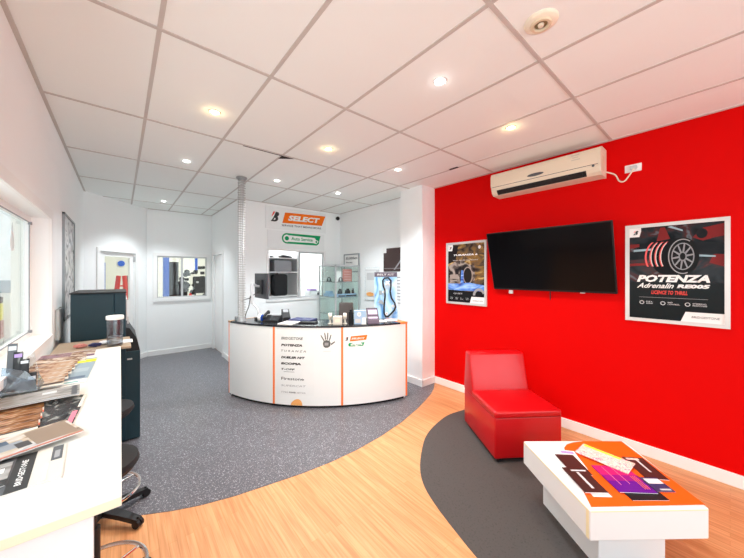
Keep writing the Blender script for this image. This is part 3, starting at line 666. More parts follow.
# tread side
pts = [(cx, cy + ry)] + [(cx - .18 + (rx) * cos(R(a)), cy - .005 + ry * .93 * sin(R(a))) for a in range(95, 266, 10)] + [(cx, cy - ry)]
shape(bm, F(.0011), pts); obj('tyre_tread', bm, mat('poster_tyre_black', (.006, .006, .007), .4, spec=0.1), pr)
bm = nb()
for k in range(4):
    dx = -.075 - .055 * k
    P_ = [(cx + dx - .02 + rx * .95 * cos(R(a)), cy + ry * .93 * sin(R(a))) for a in range(118, 215, 8)]
    Q_ = [(x + .016 + .006 * (k % 2), y) for x, y in P_]
    for i in range(len(P_) - 1): shape(bm, F(.0014), [P_[i], P_[i + 1], Q_[i + 1], Q_[i]])
obj('tread_streaks', bm, mat('poster_streak_red', (.75, .12, .12), .4, spec=0.1), pr)
bm = nb()
for k in range(3):
    dx = -.06 - .055 * k
    P_ = [(cx + dx - .02 + rx * .95 * cos(R(a)), cy + ry * .93 * sin(R(a))) for a in range(125, 215, 8)]
    Q_ = [(x + .007, y) for x, y in P_]
    for i in range(len(P_) - 1): shape(bm, F(.0016), [P_[i], P_[i + 1], Q_[i + 1], Q_[i]])
obj('white_streaks', bm, M['paper'], pr)
bm = nb(); shape(bm, F(.0018), circ(cx, cy, rx, ry, 48)); obj('tyre_wall', bm, mat('poster_sidewall', (.010, .011, .012), .4, spec=0.1), pr)
bm = nb(); ring_shape(bm, F(.0020), cx, cy, rx * .93, ry * .93, .012, .010, 40, 60, 290); obj('sidewall_lettering', bm, M['greyink'], pr)
bm = nb(); ring_shape(bm, F(.0020), cx, cy, rx * .72, ry * .72, .012, .010)
for k in range(10):
    a = R(36 * k + 8); ca, sa = cos(a), sin(a); w_ = .010
    shape(bm, F(.0021), [(cx + rx * .22 * ca - w_ * sa, cy + ry * .22 * sa + w_ * ca), (cx + rx * .22 * ca + w_ * sa, cy + ry * .22 * sa - w_ * ca), (cx + rx * .7 * ca + w_ * .7 * sa, cy + ry * .7 * sa - w_ * .7 * ca), (cx + rx * .7 * ca - w_ * .7 * sa, cy + ry * .7 * sa + w_ * .7 * ca)])
ring_shape(bm, F(.0021), cx, cy, rx * .25, ry * .25, .012, .012)
obj('wheel_spokes', bm, mat('poster_wheel_grey', (.30, .31, .33), .4, spec=0.1), pr)
def ptext(s, F, u, v, w_, h_, m, pr, lift=.0024, bold=.03, shear=0.0, name='lettering', label=None):
    fn = F(lift); bm = text_bm(s, lambda x, y: fn(u + x, v + y), w_, h_, bold, shear)
    return obj(name, bm, m, pr, label=label)
ptext('POTENZA', F, .09, .400, .78, .078, M['paper'], pr, bold=.05, shear=.25)
ptext('Adrenalin', F, .09, .335, .42, .055, M['paper'], pr, bold=.02, shear=.5)
ptext('RE005', F, .54, .340, .33, .040, M['paper'], pr, bold=.06, shear=.2)
ptext('LICENCE TO THRILL', F, .26, .270, .39, .040, M['redink'], pr, bold=.02, shear=.2)
bm = nb(); shape(bm, F(.0022), [(.12, .232), (.85, .232), (.85, .235), (.12, .235)]); obj('rule_line', bm, M['greyink'], pr)
for u in (.12, .36, .62):
    bm = nb(); ring_shape(bm, F(.0022), u + .03, .175, .028, .02, .008, .006, 18); obj('icon', bm, M['lgrey'], pr)
ptext('DRY\nGRIP', F, .20, .16, .08, .032, M['lgrey'], pr, bold=.01); ptext('WET\nCONTROL', F, .44, .16, .13, .032, M['lgrey'], pr, bold=.01); ptext('STEERING\nRESPONSE', F, .70, .16, .14, .032, M['lgrey'], pr, bold=.01)
for P_ in ([(.58, .0), (1, .0), (1, .10), (.63, .10)], [(0, .90), (.12, .90), (.14, .96), (.14, 1), (0, 1)]):
    bm = nb(); shape(bm, F(.0022), P_); obj('white_corner', bm, M['paper'], pr)
ptext('BRIDGESTONE', F, .69, .04, .27, .022, M['midink'], pr, lift=.0028, bold=.01, shear=.1)
def blogo(F, u, v, s, sy, pr, lift=.003):
    """slanted B mark: black B with a red wedge"""
    bm = nb(); fn = F(lift)
    g = lambda pts: shape(bm, fn, [(u + x * s + y * .28 * s, v + y * sy) for x, y in pts])
    g([(-.05, 0), (.50, 0), (.74, .07), (.86, .24), (.80, .42), (.68, .52), (.80, .62), (.84, .80), (.72, .95), (.50, 1.0), (.36, 1.0), (.20, .42), (.10, .20)])
    obj('logo_letter', bm, M['ink'], pr)
    bm = nb(); fn = F(lift + .0008)
    shape(bm, fn, [(u + x * s + y * .28 * s, v + y * sy) for x, y in [(.28, .16), (.46, .16), (.52, .26), (.46, .36), (.34, .36)]]); obj('logo_gap', bm, M['paper'], pr)
    bm = nb(); fn = F(lift)
    shape(bm, fn, [(u + x * s + y * .2 * s, v + y * sy) for x, y in [(-.02, .46), (.12, 1.0), (.36, 1.0), (.16, .62)]]); obj('logo_wedge', bm, M['redink'], pr)
blogo(F, .045, .925, .06, .045, pr)
# small street/car poster
t, pr, F, W_, H_ = poster('car_poster', 2.66, 2.032, 1.222, 2.093, 'smaller-looking silver-framed poster of a car on a blue road left of the television', 'p_street')
bm = nb(); fn = F(.0006); shape(bm, fn, [(0, .33), (0, .62), (.2, .70), (.40, .72), (.55, .66), (.75, .62), (.75, .33)]); obj('car_body', bm, M['p_car2'], pr)
bm = nb(); bm.free(); bits('dark_shape', .0008, (circ(.5, .45, .17, .19, 30), [(0, .84), (0, .98), (.3, .98), (.22, .72), (0, .66)]), mat('poster_dark_two', (.02, .016, .016), .3, spec=0.1))
bm = nb(); fn = F(.0010); ring_shape(bm, fn, .56, .46, .13, .15, .02, .02, 24); shape(bm, fn, [(.05, .40), (.3, .40), (.28, .48), (.05, .47)]); shape(bm, fn, [(.05, .35), (.26, .36), (.26, .38), (.05, .38)]); obj('car_highlights', bm, mat('poster_taupe', (.35, .28, .24), .35, spec=0.1), pr)
bm = nb(); fn = F(.0012); shape(bm, fn, [(0, .20), (1, .20), (1, .30), (.6, .34), (.45, .33), (.44, .55), (.38, .55), (.36, .32), (0, .32)]); obj('blue_road', bm, M['p_blueroad'], pr)
bm = nb(); fn = F(.0013); shape(bm, fn, [(0, 0), (1, 0), (1, .19), (.78, .205), (.6, .19), (0, .21)]); obj('dark_base', bm, mat('poster_dark_three', (.012, .012, .014), .3, spec=0.1), pr)
bm = nb(); fn = F(.0014); ring_shape(bm, fn, .86, .13, .16, .12, .06, .04, 24, 20, 180); obj('tyre_curve', bm, M['greyink'], pr)
bm = nb(); fn = F(.0015); bm.free(); bits('white_corner', .0015, ([(.62, .0), (1, .0), (1, .105), (.66, .105)], [(0, .89), (.12, .89), (.14, .96), (.14, 1), (0, 1)], circ(.87, .93, .035, .03, 18)), M['paper'])
ptext('TURANZA 6', F, .16, .80, .66, .028, M['paper'], pr, lift=.002, bold=.05, shear=.15)
ptext('MILES MORE COMFORT', F, .14, .715, .70, .016, M['lgrey'], pr, lift=.002, bold=.0, shear=.1)
ptext('QUIET', F, .16, .13, .26, .03, M['lgrey'], pr, lift=.002, bold=.01)
for k, s in enumerate(('MILE\nAGE', 'WET\nGRIP', 'EV\nREADY', 'COM\nFORT')): ptext(s, F, .06 + .15 * k, .045, .085, .035, M['lgrey'], pr, lift=.002, bold=.0)
ptext('BRIDGESTONE', F, .70, .03, .25, .02, M['midink'], pr, lift=.002, bold=.01)
blogo(F, .04, .92, .06, .045, pr)

# ================================================================== RED CHAIR
fw = Vector((.642, .766, 0))
def rot4(deg): return R(deg)
# chair local frame: x right, y back (away from camera), z up
ang = R(-39.97 + 4.2)          # local +y direction heading away
CM = Matrix.Translation((2.496, 1.314, 0)) @ Matrix.Rotation(ang, 4, 'Z')   # origin = front-left corner
t = thing('lounge_chair', 'armless red leatherette block chair by the red wall', 'chair', (2.496, 1.314, 0), ang)
cw, cd = .612, .70
def lbm(fn_): bm = nb(); fn_(bm); return bm
bm = nb(); box(bm, (0, .0, .035), (cw, cd, .392), .012, 3)
for v in bm.verts: pass
obj('base', bm, M['leather'], t, True, local=True)
bm = nb(); tb = bmesh.new(); box(tb, (-.001, -.003, .385), (cw + .001, .50, .445), .018, 4)
for v in tb.verts:   # gently crowned seat, rounded nose
    if v.co.z > .42:
        x = v.co.x / cw; y = v.co.y / .5; v.co.z += .012 * (1 - (2 * x - 1) ** 2)
merge(bm, tb); obj('seat', bm, M['leather'], t, True, local=True)
bm = nb(); tb = bmesh.new(); box(tb, (0, .0, 0), (cw, .13, .42), .018, 4)
tb.transform(Matrix.Translation((0, .47, .385)))
for v in tb.verts:
    z = v.co.z - .385
    if v.co.y > .54: v.co.y = cd + .002 if z < .32 else v.co.y + .1
for v in tb.verts:
    z = v.co.z - .385; f = max(0, min(1, z / .42))
    if v.co.y < .56: v.co.y += .10 * f
    else: v.co.y = min(v.co.y, cd + .004)
    v.co.x = cw / 2 + (v.co.x - cw / 2) * (1 - .035 * f)
merge(bm, tb); obj('backrest', bm, M['leather'], t, True, local=True)
bm = nb(); box(bm, (.012, -.0045, .388), (cw - .012, -.0005, .391)); box(bm, (-.003, .01, .388), (-.0005, cd - .02, .391)); obj('seam', bm, mat('dark_red_seam', (.35, .004, .006), .5), t, local=True)
for x, y in ((.05, .03), (cw - .05, .03), (.05, cd - .05), (cw - .05, cd - .05)):
    bm = nb(); cyl(bm, (x, y, .004), (x, y, .038), .022, n=16); obj('foot', bm, M['black'], t, local=True)

# ================================================================== COFFEE TABLE
tang = R(-39.97 + 4)
t0 = Vector((1.869, .468, 0))        # near-left corner of the slab
t = thing('coffee_table', 'white coffee table with an orange inlaid top and pedestal base', 'table', tuple(t0), tang)
tz = .42
slab = [(1.869, .468), (2.271, .976), (2.840, .505), (2.363, .071)]
bm = nb(); poly(bm, [(x, y, tz - .16) for x, y in slab], (0, 0, .16))
bmesh.ops.bevel(bm, geom=list(bm.edges), offset=.005, segments=2, profile=.5, affect='EDGES'); obj('tabletop', bm, M['white'], t)
def along(a, b, o, w_, z0, z1, e0=0.0, e1=0.0):
    # thin strip lying on the face between corners a and b, standing o proud of it
    a = Vector((*a, 0)); b = Vector((*b, 0)); d = (b - a).normalized(); n_ = Vector((-d.y, d.x, 0)) * w_
    a = a + d * e0; b = b - d * e1
    return [(a + n_ * o + Vector((0, 0, z0))), (b + n_ * o + Vector((0, 0, z0))), (b + n_ * o + Vector((0, 0, z1))), (a + n_ * o + Vector((0, 0, z1)))]
cen = mat('cream_edge', (.80, .70, .44), .4)
bm = nb(); poly(bm, along(slab[0], slab[3], 1, -.001, tz - .008, tz - .003, .004, .004), (0, 0, 0.0001)); bm.free()
bm = nb(); poly(bm, along(slab[0], slab[1], .0012, 1, tz - .012, tz - .004, .006, .006), Vector((.001, -.001, 0))); obj('edge_band', bm, cen, t)
bm = nb(); poly(bm, along(slab[3], slab[0], .0012, 1, tz - .010, tz - .004, .006, .006), Vector((.001, .001, 0))); obj('edge_band', bm, cen, t)
bm = nb(); poly(bm, along(slab[0], slab[1], .0012, 1, tz - .155, tz - .012, .006, .642 - .02), Vector((.001, -.001, 0))); obj('edge_band', bm, cen, t)
op = [(1.902, .470), (2.385, .086), (2.815, .512), (2.600, .694), (2.522, .737), (2.460, .755), (2.40, .752), (2.345, .728), (2.25, .68), (2.135, .610), (2.0, .53)]
bm = nb(); poly(bm, [(x, y, tz - .001) for x, y in op], (0, 0, .003)); obj('orange_panel', bm, M['orange_top'], t)
bm = nb(); box(bm, (.135, .10, .003), (.535, .585, tz - .16), .004); obj('pedestal', bm, M['white'], t, local=True)

# ================================================================== BOOKLETS
def booklet(name, label, cx, cy, w, h, ang, z, th, cover, deco=(), cat='magazine', group=None, texts=(), droop=0):
    """w along local x, h along local y, ang = heading of local x (deg). deco: (u0,v0,u1,v1,mat)"""
    t = thing(name, label, cat, (cx, cy, z), R(ang), group)
    bm = nb(); box(bm, (-w / 2 + .001, -h / 2 + .001, 0), (w / 2 - .001, h / 2 - .001, th - .0006)); obj('pages', bm, M['paper'], t, local=True)
    bm = nb(); tb = bmesh.new(); box(tb, (-w / 2, -h / 2, th - .0006), (w / 2, h / 2, th)); merge(bm, tb)
    box(bm, (-w / 2 - .0006, -h / 2, 0), (-w / 2, h / 2, th)); c = obj('cover', bm, cover, t, local=True)
    for k, (u0, v0, u1, v1, m) in enumerate(deco):
        bm = nb(); zz = th + .0003 + .0001 * k
        f = bm.faces.new([bm.verts.new(((u - .5) * w, (v - .5) * h, zz)) for u, v in ((u0, v0), (u1, v0), (u1, v1), (u0, v1))])
        obj('cover_print', bm, m, c, local=True)
    for s, u, v, tw_, th_, m, vert in texts:
        if vert: fn = lambda x, y, u=u, v=v: Vector(((u - .5) * w - y, (v - .5) * h + x, th + .0012))
        else: fn = lambda x, y, u=u, v=v: Vector(((u - .5) * w + x, (v - .5) * h + y, th + .0012))
        bm = text_bm(s, fn, tw_, th_, .02, .1, 1); obj('lettering', bm, m, c, local=True)
    return t
def tb_at(lx, ly):
    c, s = cos(tang), sin(tang); return t0.x + lx * c - ly * s, t0.y + lx * s + ly * c
Z0 = tz + .0025
G = 'brochures on the coffee table'
booklet('brochure', 'white brochure end sticking out under the far black folder on the coffee table', 2.290, .672, .10, .20, -52, Z0, .002, M['paper'], [(.1, .8, .9, .95, M['lilac'])], 'brochure', G)
booklet('brochure', 'black brochure nearest the left edge of the coffee table, farther of two', 2.226, .648, .115, .205, -44, Z0 + .0022, .004, M['brownblack'], [(.1, .1, .2, .16, M['greyink'])], 'brochure', G)
booklet('brochure', 'black brochure with white lettering overlapping its twin at the table edge', 2.103, .555, .128, .215, -42, Z0 + .0064, .005, M['brownblack'], [(.28, .84, .98, .90, M['lgrey']), (.45, .15, .57, .80, M['lgrey'])], 'brochure', G)
booklet('brochure', 'thin white sheet peeking out below the lettered black brochure', 2.060, .478, .10, .08, -42, Z0, .001, M['paper'], [], 'brochure', G)
booklet('brochure', 'black booklet mostly hidden beneath the purple one', 2.262, .350, .20, .20, -40, Z0 + .0012, .003, M['black'], [], 'brochure', G)
booklet('brochure', 'black brochure with a white swoosh at the right of the pile', 2.535, .348, .125, .215, -48, Z0, .004, M['brownblack'], [(.5, .3, .6, .85, M['lgrey']), (.1, .85, .7, .95, M['p_comic'])], 'brochure', G)
booklet('brochure', 'navy and white leaflet under the right edge of the purple booklet', 2.385, .272, .10, .12, -42, Z0 + .0042, .002, M['navy'], [(.1, .55, .95, .9, M['paper']), (.3, .1, .9, .2, M['lgrey'])], 'brochure', G)
booklet('magazine', 'magenta to purple glossy booklet in the middle of the coffee table', 2.289, .411, .205, .235, -43, Z0 + .0066, .004, M['purple'],
        [(0, .62, 1, 1, M['magenta']), (0, .40, 1, .62, mat('plum_band', (.30, .012, .22), .22)), (.25, .25, .265, .95, M['pink']), (.52, .30, .535, .95, M['pink']), (.78, .12, .80, .60, M['orangeink']), (.84, .12, .86, .60, M['orangeink']), (.90, .12, .92, .60, M['orangeink'])], 'magazine', G)
booklet('magazine', 'pink and cream comic-style magazine with a yellow banner on the coffee table', 2.448, .535, .16, .285, -3, Z0 + .011, .003, M['p_comic'], [(.84, .25, .98, .97, M['yellow'])], 'magazine', G)

# ================================================================== WINDOW BENCH
t = thing('window_bench', 'long white bench counter fixed along the window wall', 'counter', (XW + .02, 1.06, 0))
bz = 1.05
bm = nb(); box(bm, (XW + .002, 1.058, bz - .028), (.003, 3.24, bz), .0015); obj('worktop', bm, M['bench'], t)
bm = nb(); box(bm, (XW + .002, 1.0568, bz - .026), (.0018, 1.0582, bz - .003)); obj('edge_band', bm, M['bench_edge'], t)
bm = nb(); box(bm, (XW + .002, 1.085, .003), (-.055, 1.115, bz - .028)); obj('end_panel', bm, mat('cool_white_panel', (.82, .86, .88), .4), t)
bm = nb(); box(bm, (XW + .002, 3.18, .003), (-.055, 3.21, bz - .028)); obj('end_panel', bm, M['white'], t)
bm = nb(); box(bm, (XW + .002, 1.115, bz - .09), (XW + .022, 3.18, bz - .028)); obj('back_rail', bm, M['white'], t)
ZB = bz + .0005
G = 'brochures spread on the window bench'
booklet('magazine', 'plum-coloured magazine at the far end of the window bench', -.292, 3.10, .29, .21, 0, ZB, .004, M['p_plum'], [(.55, .3, 1, .9, M['p_brown']), (.62, .05, 1, .3, mat('plum', (.16, .06, .13), .4))], 'magazine', G)
booklet('magazine', 'brown photo magazine overlapping the plum one at the far end of the bench', -.31, 2.93, .25, .2, 3, ZB + .0042, .004, M['p_brown'], [(0, .0, .8, .2, M['paperwarm'])], 'magazine', G)
booklet('magazine', 'blue-grey magazine with a yellow banner on the window bench', -.215, 2.60, .16, .62, -2, ZB + .0003, .0035, M['bluegrey'], [(.08, .80, 1, .93, M['yellow']), (.15, .16, .9, .24, mat('slate', (.12, .17, .25), .4)), (.1, 0, 1, .12, M['paper']), (.3, .03, .8, .07, mat('seagreen', (.15, .4, .4), .4)), (.2, .4, .9, .55, mat('pale_bluegrey', (.42, .5, .55), .4))], 'magazine', G)
words_ = ('farthest', 'second farthest', 'middle', 'second nearest', 'nearest')
for k in range(5):
    booklet('brochure', 'tan and white brochure, %s in the overlapping row by the leaflet holder' % words_[k], -.325 - .004 * k, 2.78 - .115 * k, .215, .17, 4 + 2 * (k % 2), ZB + .0085 + .0025 * k, .003, M['p_tan'],
            [(0, 0, 1, .22, M['paperwarm']), (.0, .20, .98, .40, mat('dark_brown_band', (.05, .022, .012), .5))], 'brochure', G)
booklet('magazine', 'wide silver catalogue lying across the bench in front of the leaflet holder', -.298, 2.08, .285, .17, 4, ZB + .021, .004, M['p_silver'], [(0, .0, 1, .12, M['greyink']), (.55, .55, .72, .75, M['lgrey']), (.9, .05, .97, .95, M['dgrey'])], 'catalogue', G)
booklet('catalogue', 'black catalogue with tyre rows and a pink stripe on the bench edge', -.212, 1.83, .15, .44, -3, ZB, .005, M['p_cat'], [(.86, .08, .97, .5, M['pink']), (.92, .6, 1, 1, M['paperwarm'])], 'catalogue', G)
for k in range(4):
    booklet('brochure', 'orange and black brochure, %s in the front overlapping row' % ('farthest', 'second farthest', 'second nearest', 'nearest')[k], -.345 + .006 * k, 1.955 - .085 * k, .17, .15, 7, ZB + .0055 + .0025 * k, .003, M['p_fire'],
            [(0, 0, 1, .18, mat('orange_red_band', (.7, .1, .02), .4)), (.0, .18, 1, .42, M['paperwarm']), (.1, .42, .9, .5, M['ink'])], 'brochure', G)
booklet('magazine', 'landscape brochure with a silver and tan car cover, tilted across the bench', -.262, 1.565, .275, .175, 22, ZB + .016, .004, M['p_car'],
        [(0, 0, .98, .07, mat('rose_strip', (.45, .16, .12), .5, spec=.1)), (.05, .30, .52, .62, mat('silver_car', (.26, .28, .31), .4)), (.12, .60, .42, .82, mat('car_glass', (.06, .09, .14), .4)), (.44, .22, .56, .5, mat('car_wheel', (.05, .045, .045), .5)), (.58, .12, .97, .92, mat('tan_ground', (.27, .20, .15), .5, spec=.1))], 'magazine', G)
booklet('magazine', 'price-list magazine with a black titled band, nearest the bench corner', -.243, 1.372, .21, .235, 3, ZB, .004, M['paperwarm'],
        [(0, 0, .47, 1, M['dgrey']), (.47, 0, .68, 1, M['ink']), (.85, .55, .97, 1, M['dgrey']), (.88, .62, .94, .85, M['greyink']), (.80, .06, .84, .5, M['lgrey'])], 'magazine', G, texts=[('BRIDGESTONE', .61, .12, .16, .014, M['paper'], True)])
booklet('brochure', 'small silver brochure with red marks on the near corner of the bench', -.318, 1.375, .13, .15, 4, ZB + .0045, .003, M['p_silver'], [(0, .55, .9, .75, M['paper']), (.1, .58, .3, .72, M['redink']), (.6, .58, .75, .72, M['redink']), (0, 0, 1, .25, M['ink'])], 'brochure', G)
# acrylic leaflet holder
t = thing('leaflet_holder', 'clear acrylic leaflet stand on the bench under the window', 'leaflet holder', (-.375, 2.22, ZB + .021))
bz0 = ZB + .0255
M['acrylic_b'] = glass('blue_tinted_acrylic', (0.66, 0.74, 0.82), 0.1, 4.0)
bm = nb(); poly(bm, [(-.436, 2.30, bz0), (-.312, 2.30, bz0), (-.345, 2.33, bz0 + .17), (-.425, 2.33, bz0 + .17)], (0, .003, 0)); obj('back_plate', bm, M['acrylic'], t)
bm = nb(); poly(bm, [(-.436, 2.19, bz0), (-.312, 2.19, bz0), (-.325, 2.21, bz0 + .055), (-.355, 2.21, bz0 + .10), (-.430, 2.21, bz0 + .13)], (0, .003, 0)); obj('front_pocket', bm, M['acrylic_b'], t)
for xx in (-.436, -.312):
    bm = nb(); poly(bm, [(xx, 2.19, bz0), (xx, 2.34, bz0), (xx + .02 * (1 if xx < -.4 else -1), 2.33, bz0 + (.16 if xx < -.4 else .06))], (.003, 0, 0)); obj('side_wing', bm, M['acrylic_b'], t)
for x, hh, m, nm in ((-.410, .225, 'dgrey', 'tallest dark leaflet at the left of the acrylic stand'), (-.388, .185, 'p_cat', 'black leaflet with a lilac band in the acrylic stand'), (-.364, .15, 'p_cat', 'black and white patterned leaflet in the middle of the acrylic stand'), (-.335, .085, 'p_cat', 'shortest black leaflet at the right of the acrylic stand')):
    y = 2.20 + (-.335 - x) * .5
    t = thing('leaflet', nm, 'leaflet', (x, y, bz0), 0, 'leaflets in the acrylic stand')
    bm = nb(); poly(bm, [(x - .016, y, bz0 + .001), (x + .016, y, bz0 + .001), (x + .016, y + hh * .25, bz0 + hh), (x - .016, y + hh * .25, bz0 + hh)], (0, .002, 0)); c = obj('sheet', bm, M[m], t)
    bm = nb(); fn = lambda u, v: Vector((x - .016 + u * .032, y + hh * .25 * v - .001, bz0 + hh * v))
    shape(bm, fn, [(.1, .86), (.9, .86), (.9, .95), (.1, .95)] if hh > .1 else [(.1, .6), (.9, .6), (.9, .8), (.1, .8)]); obj('printed_band', bm, M['lilac'] if hh == .185 else M['lgrey'], c)

# side stand with clutter between bench and cabinet
t = thing('side_stand', 'low dark stand with a timber tray top beyond the bench end', 'stand', (-.2, 3.5, 0))
bm = nb(); box(bm, (-.40, 3.27, 0), (.0, 3.74, bz - .03), .004); obj('body', bm, M['teal'], t)
bm = nb(); box(bm, (-.41, 3.26, bz - .03), (.07, 3.76, bz - .01), .003); obj('top', bm, mat('pale_timber_top', (.36, .27, .19), .5), t)
t = thing('plastic_jar', 'tall clear plastic jar with a white lid at the end of the bench', 'jar', (-.035, 3.36, bz - .01))
bm = nb(); lathe(bm, [(0, 0), (.05, 0), (.054, .01), (.054, .225), (.050, .23), (.050, .012), (0, .01)], (-.035, 3.36, bz - .01), 32); obj('jar_body', bm, glass('cloudy_plastic', (.80, .83, .86), .15, 2.5), t, True)
bm = nb(); lathe(bm, [(0, .255), (.056, .255), (.060, .25), (.060, .225), (.056, .222)], (-.035, 3.36, bz - .01), 32); obj('lid', bm, M['trim'], t, True)
bm = nb()
for k in range(3):
    lathe(bm, [(.040, .02 + .027 * k), (.046, .022 + .027 * k), (.040, .024 + .027 * k)], (-.035, 3.36, bz - .01), 24)
obj('cup_rims', bm, M['lgrey'], t, True)
for k, (x, y, m, lb) in enumerate(((-.16, 3.40, 'navy', 'crumpled blue wrapper on the timber stand top'), (-.25, 3.42, 'brickred', 'small reddish packet on the timber stand top'), (-.10, 3.46, 'paper', 'crumpled white packet beside the clear jar'))):
    bm = nb(); bmesh.ops.create_icosphere(bm, subdivisions=3, radius=.032, matrix=Matrix.Translation((x, y, bz + .004)) @ Matrix.Diagonal((1.3, .8, .5, 1)))
    rr = random.Random(k)
    for v in bm.verts: v.co += Vector((rr.uniform(-1, 1), rr.uniform(-1, 1), rr.uniform(-.6, .6))) * .006
    mn = min(v.co.z for v in bm.verts); 
    for v in bm.verts: v.co.z += bz - .0095 - mn
    single('packet', bm, M[m], lb, 'packet', 'small packets on the stand')
bm = nb(); box(bm, (-.02, 3.42, bz - .0095), (.085, 3.56, bz - .002), .003); single('notepad', bm, M['paper'], 'small white pad sticking out beside the clear jar', 'notepad')

# dark cabinet
t = thing('office_cabinet', 'tall dark teal cabinet with a stepped lower front past the bench', 'cabinet', (-.15, 4.1, 0))
bm = nb(); box(bm, (-.345, 3.81, .02), (-.045, 4.5, 1.462), .006); obj('body', bm, M['teal'], t)
bm = nb(); box(bm, (-.045, 3.80, .02), (.042, 4.5, 1.462), .006); obj('front_section', bm, M['teal2'], t)
bm = nb(); box(bm, (-.35, 3.795, 1.462), (.046, 4.51, 1.474), .003); obj('top_panel', bm, M['black'], t)
bm = nb(); box(bm, (.0, 3.81, .012), (.153, 4.5, .88), .006); obj('lower_front', bm, M['teal'], t)
bm = nb(); poly(bm, [(.042, 3.83, 1.12), (.07, 3.83, 1.11), (.128, 3.83, 1.0), (.152, 3.83, .88), (.042, 3.83, .88)], (0, .6, 0)); obj('sloped_console', bm, M['black'], t)
bm = nb(); box(bm, (.042, 3.85, 1.20), (.052, 4.45, 1.40), .002); box(bm, (.052, 3.86, 1.15), (.065, 3.95, 1.22), .003); obj('control_panel', bm, M['lgrey'], t)
bm = nb(); box(bm, (.05, 3.803, .80), (.09, 3.81, .815), .002); obj('handle', bm, M['alu'], t)
bm = nb(); box(bm, (-.33, 3.83, 0), (.13, 4.48, .02)); obj('plinth', bm, M['black'], t)

# stools
def stool(cx, cy, a0, label):
    t = thing('bar_stool', label, 'stool', (cx, cy, 0), 0, 'drafting stools tucked under the window bench')
    bm = nb(); lathe(bm, [(0, -.05), (.10, -.05), (.155, -.035), (.176, -.005), (.170, .018), (.13, .03), (0, .034)], (cx, cy, .735), 36); obj('seat', bm, M['blackfabric'], t, True)
    bm = nb(); cyl(bm, (cx, cy, .66), (cx, cy, .688), .07, .10); obj('seat_plate', bm, M['black'], t, True)
    bm = nb(); cyl(bm, (cx, cy, .10), (cx, cy, .45), .028); cyl(bm, (cx, cy, .45), (cx, cy, .66), .016); obj('column', bm, M['black'], t, True)
    bm = nb(); n = 48; tube(bm, [(cx + .205 * cos(2 * pi * k / n), cy + .205 * sin(2 * pi * k / n), .20) for k in range(n)], .010, 8, True)
    for k in range(3):
        a = 2 * pi * k / 3 + .5; tube(bm, [(cx + .03 * cos(a), cy + .03 * sin(a), .20), (cx + .205 * cos(a), cy + .205 * sin(a), .20)], .007)
    cyl(bm, (cx, cy, .17), (cx, cy, .23), .035); obj('foot_ring', bm, M['chrome'], t, True)
    bm = nb(); cyl(bm, (cx, cy, .06), (cx, cy, .12), .045)
    obj('base_hub', bm, M['black'], t, True)
    for k in range(5):
        a = R(a0 + 72 * k); ca, sa = cos(a), sin(a)
        bm = nb(); pts = [Vector((cx + r * ca, cy + r * sa, z)) for r, z in ((.03, .10), (.15, .085), (.28, .06))]
        L_ = [bm.verts.new(p + Vector((-sa, ca, 0)) * w_) for p, w_ in zip(pts, (.03, .026, .02))]
        R_ = [bm.verts.new(p - Vector((-sa, ca, 0)) * w_) for p, w_ in zip(pts, (.03, .026, .02))]
        L2 = [bm.verts.new(v.co - Vector((0, 0, .03))) for v in L_]; R2 = [bm.verts.new(v.co - Vector((0, 0, .03))) for v in R_]
        for i in range(2):
            bm.faces.new((L_[i], L_[i + 1], R_[i + 1], R_[i])); bm.faces.new((L2[i], R2[i], R2[i + 1], L2[i + 1]))
            bm.faces.new((L_[i], L2[i], L2[i + 1], L_[i + 1])); bm.faces.new((R_[i], R_[i + 1], R2[i + 1], R2[i]))
        bm.faces.new((L_[2], L2[2], R2[2], R_[2])); bm.faces.new((L_[0], R_[0], R2[0], L2[0]))
        leg = obj('base_leg', bm, M['black'], t)
        c = Vector((cx + .27 * ca, cy + .27 * sa, .028)); s_ = Vector((-sa, ca, 0))
        bm = nb(); cyl(bm, c - s_ * .022, c - s_ * .004, .025, n=16); cyl(bm, c + s_ * .004, c + s_ * .022, .025, n=16); cyl(bm, c - s_ * .004, c + s_ * .004, .008, n=8); cyl(bm, (c.x, c.y, .03), (c.x, c.y, .07), .008, n=8)
        obj('castor', bm, M['black'], leg, True)
    return t
stool(-.10, 1.93, 38, 'nearer black bar stool with chrome foot ring under the bench')
stool(-.10, 2.67, 26, 'farther black bar stool with chrome foot ring, beside the dark cabinet')

# left wall poster and box
t = thing('photo_poster', 'tall thin-framed grey photo poster on the left wall before the door', 'poster', (XW, 4.66, 1.2))
bm = nb()
for a, b in (((XW, 4.22, 1.18), (XW + .02, 4.24, 2.26)), ((XW, 5.08, 1.18), (XW + .02, 5.10, 2.26)), ((XW, 4.22, 2.24), (XW + .02, 5.10, 2.26)), ((XW, 4.22, 1.18), (XW + .02, 5.10, 1.20))): box(bm, a, b)
obj('frame', bm, M['greyframe'], t)
bm = nb(); box(bm, (XW + .001, 4.24, 1.20), (XW + .010, 5.08, 2.24)); obj('print', bm, M['p_grey'], t)
bm = nb(); box(bm, (XW + .001, 3.82, 1.06), (XW + .025, 4.05, 1.33), .004); box(bm, (XW + .025, 3.84, 1.08), (XW + .028, 4.03, 1.31)); single('wall_panel', bm, mat('pale_blue_grey_panel', (.52, .58, .60), .5), 'small pale blue-grey box on the left wall beside the cabinet', 'wall box')

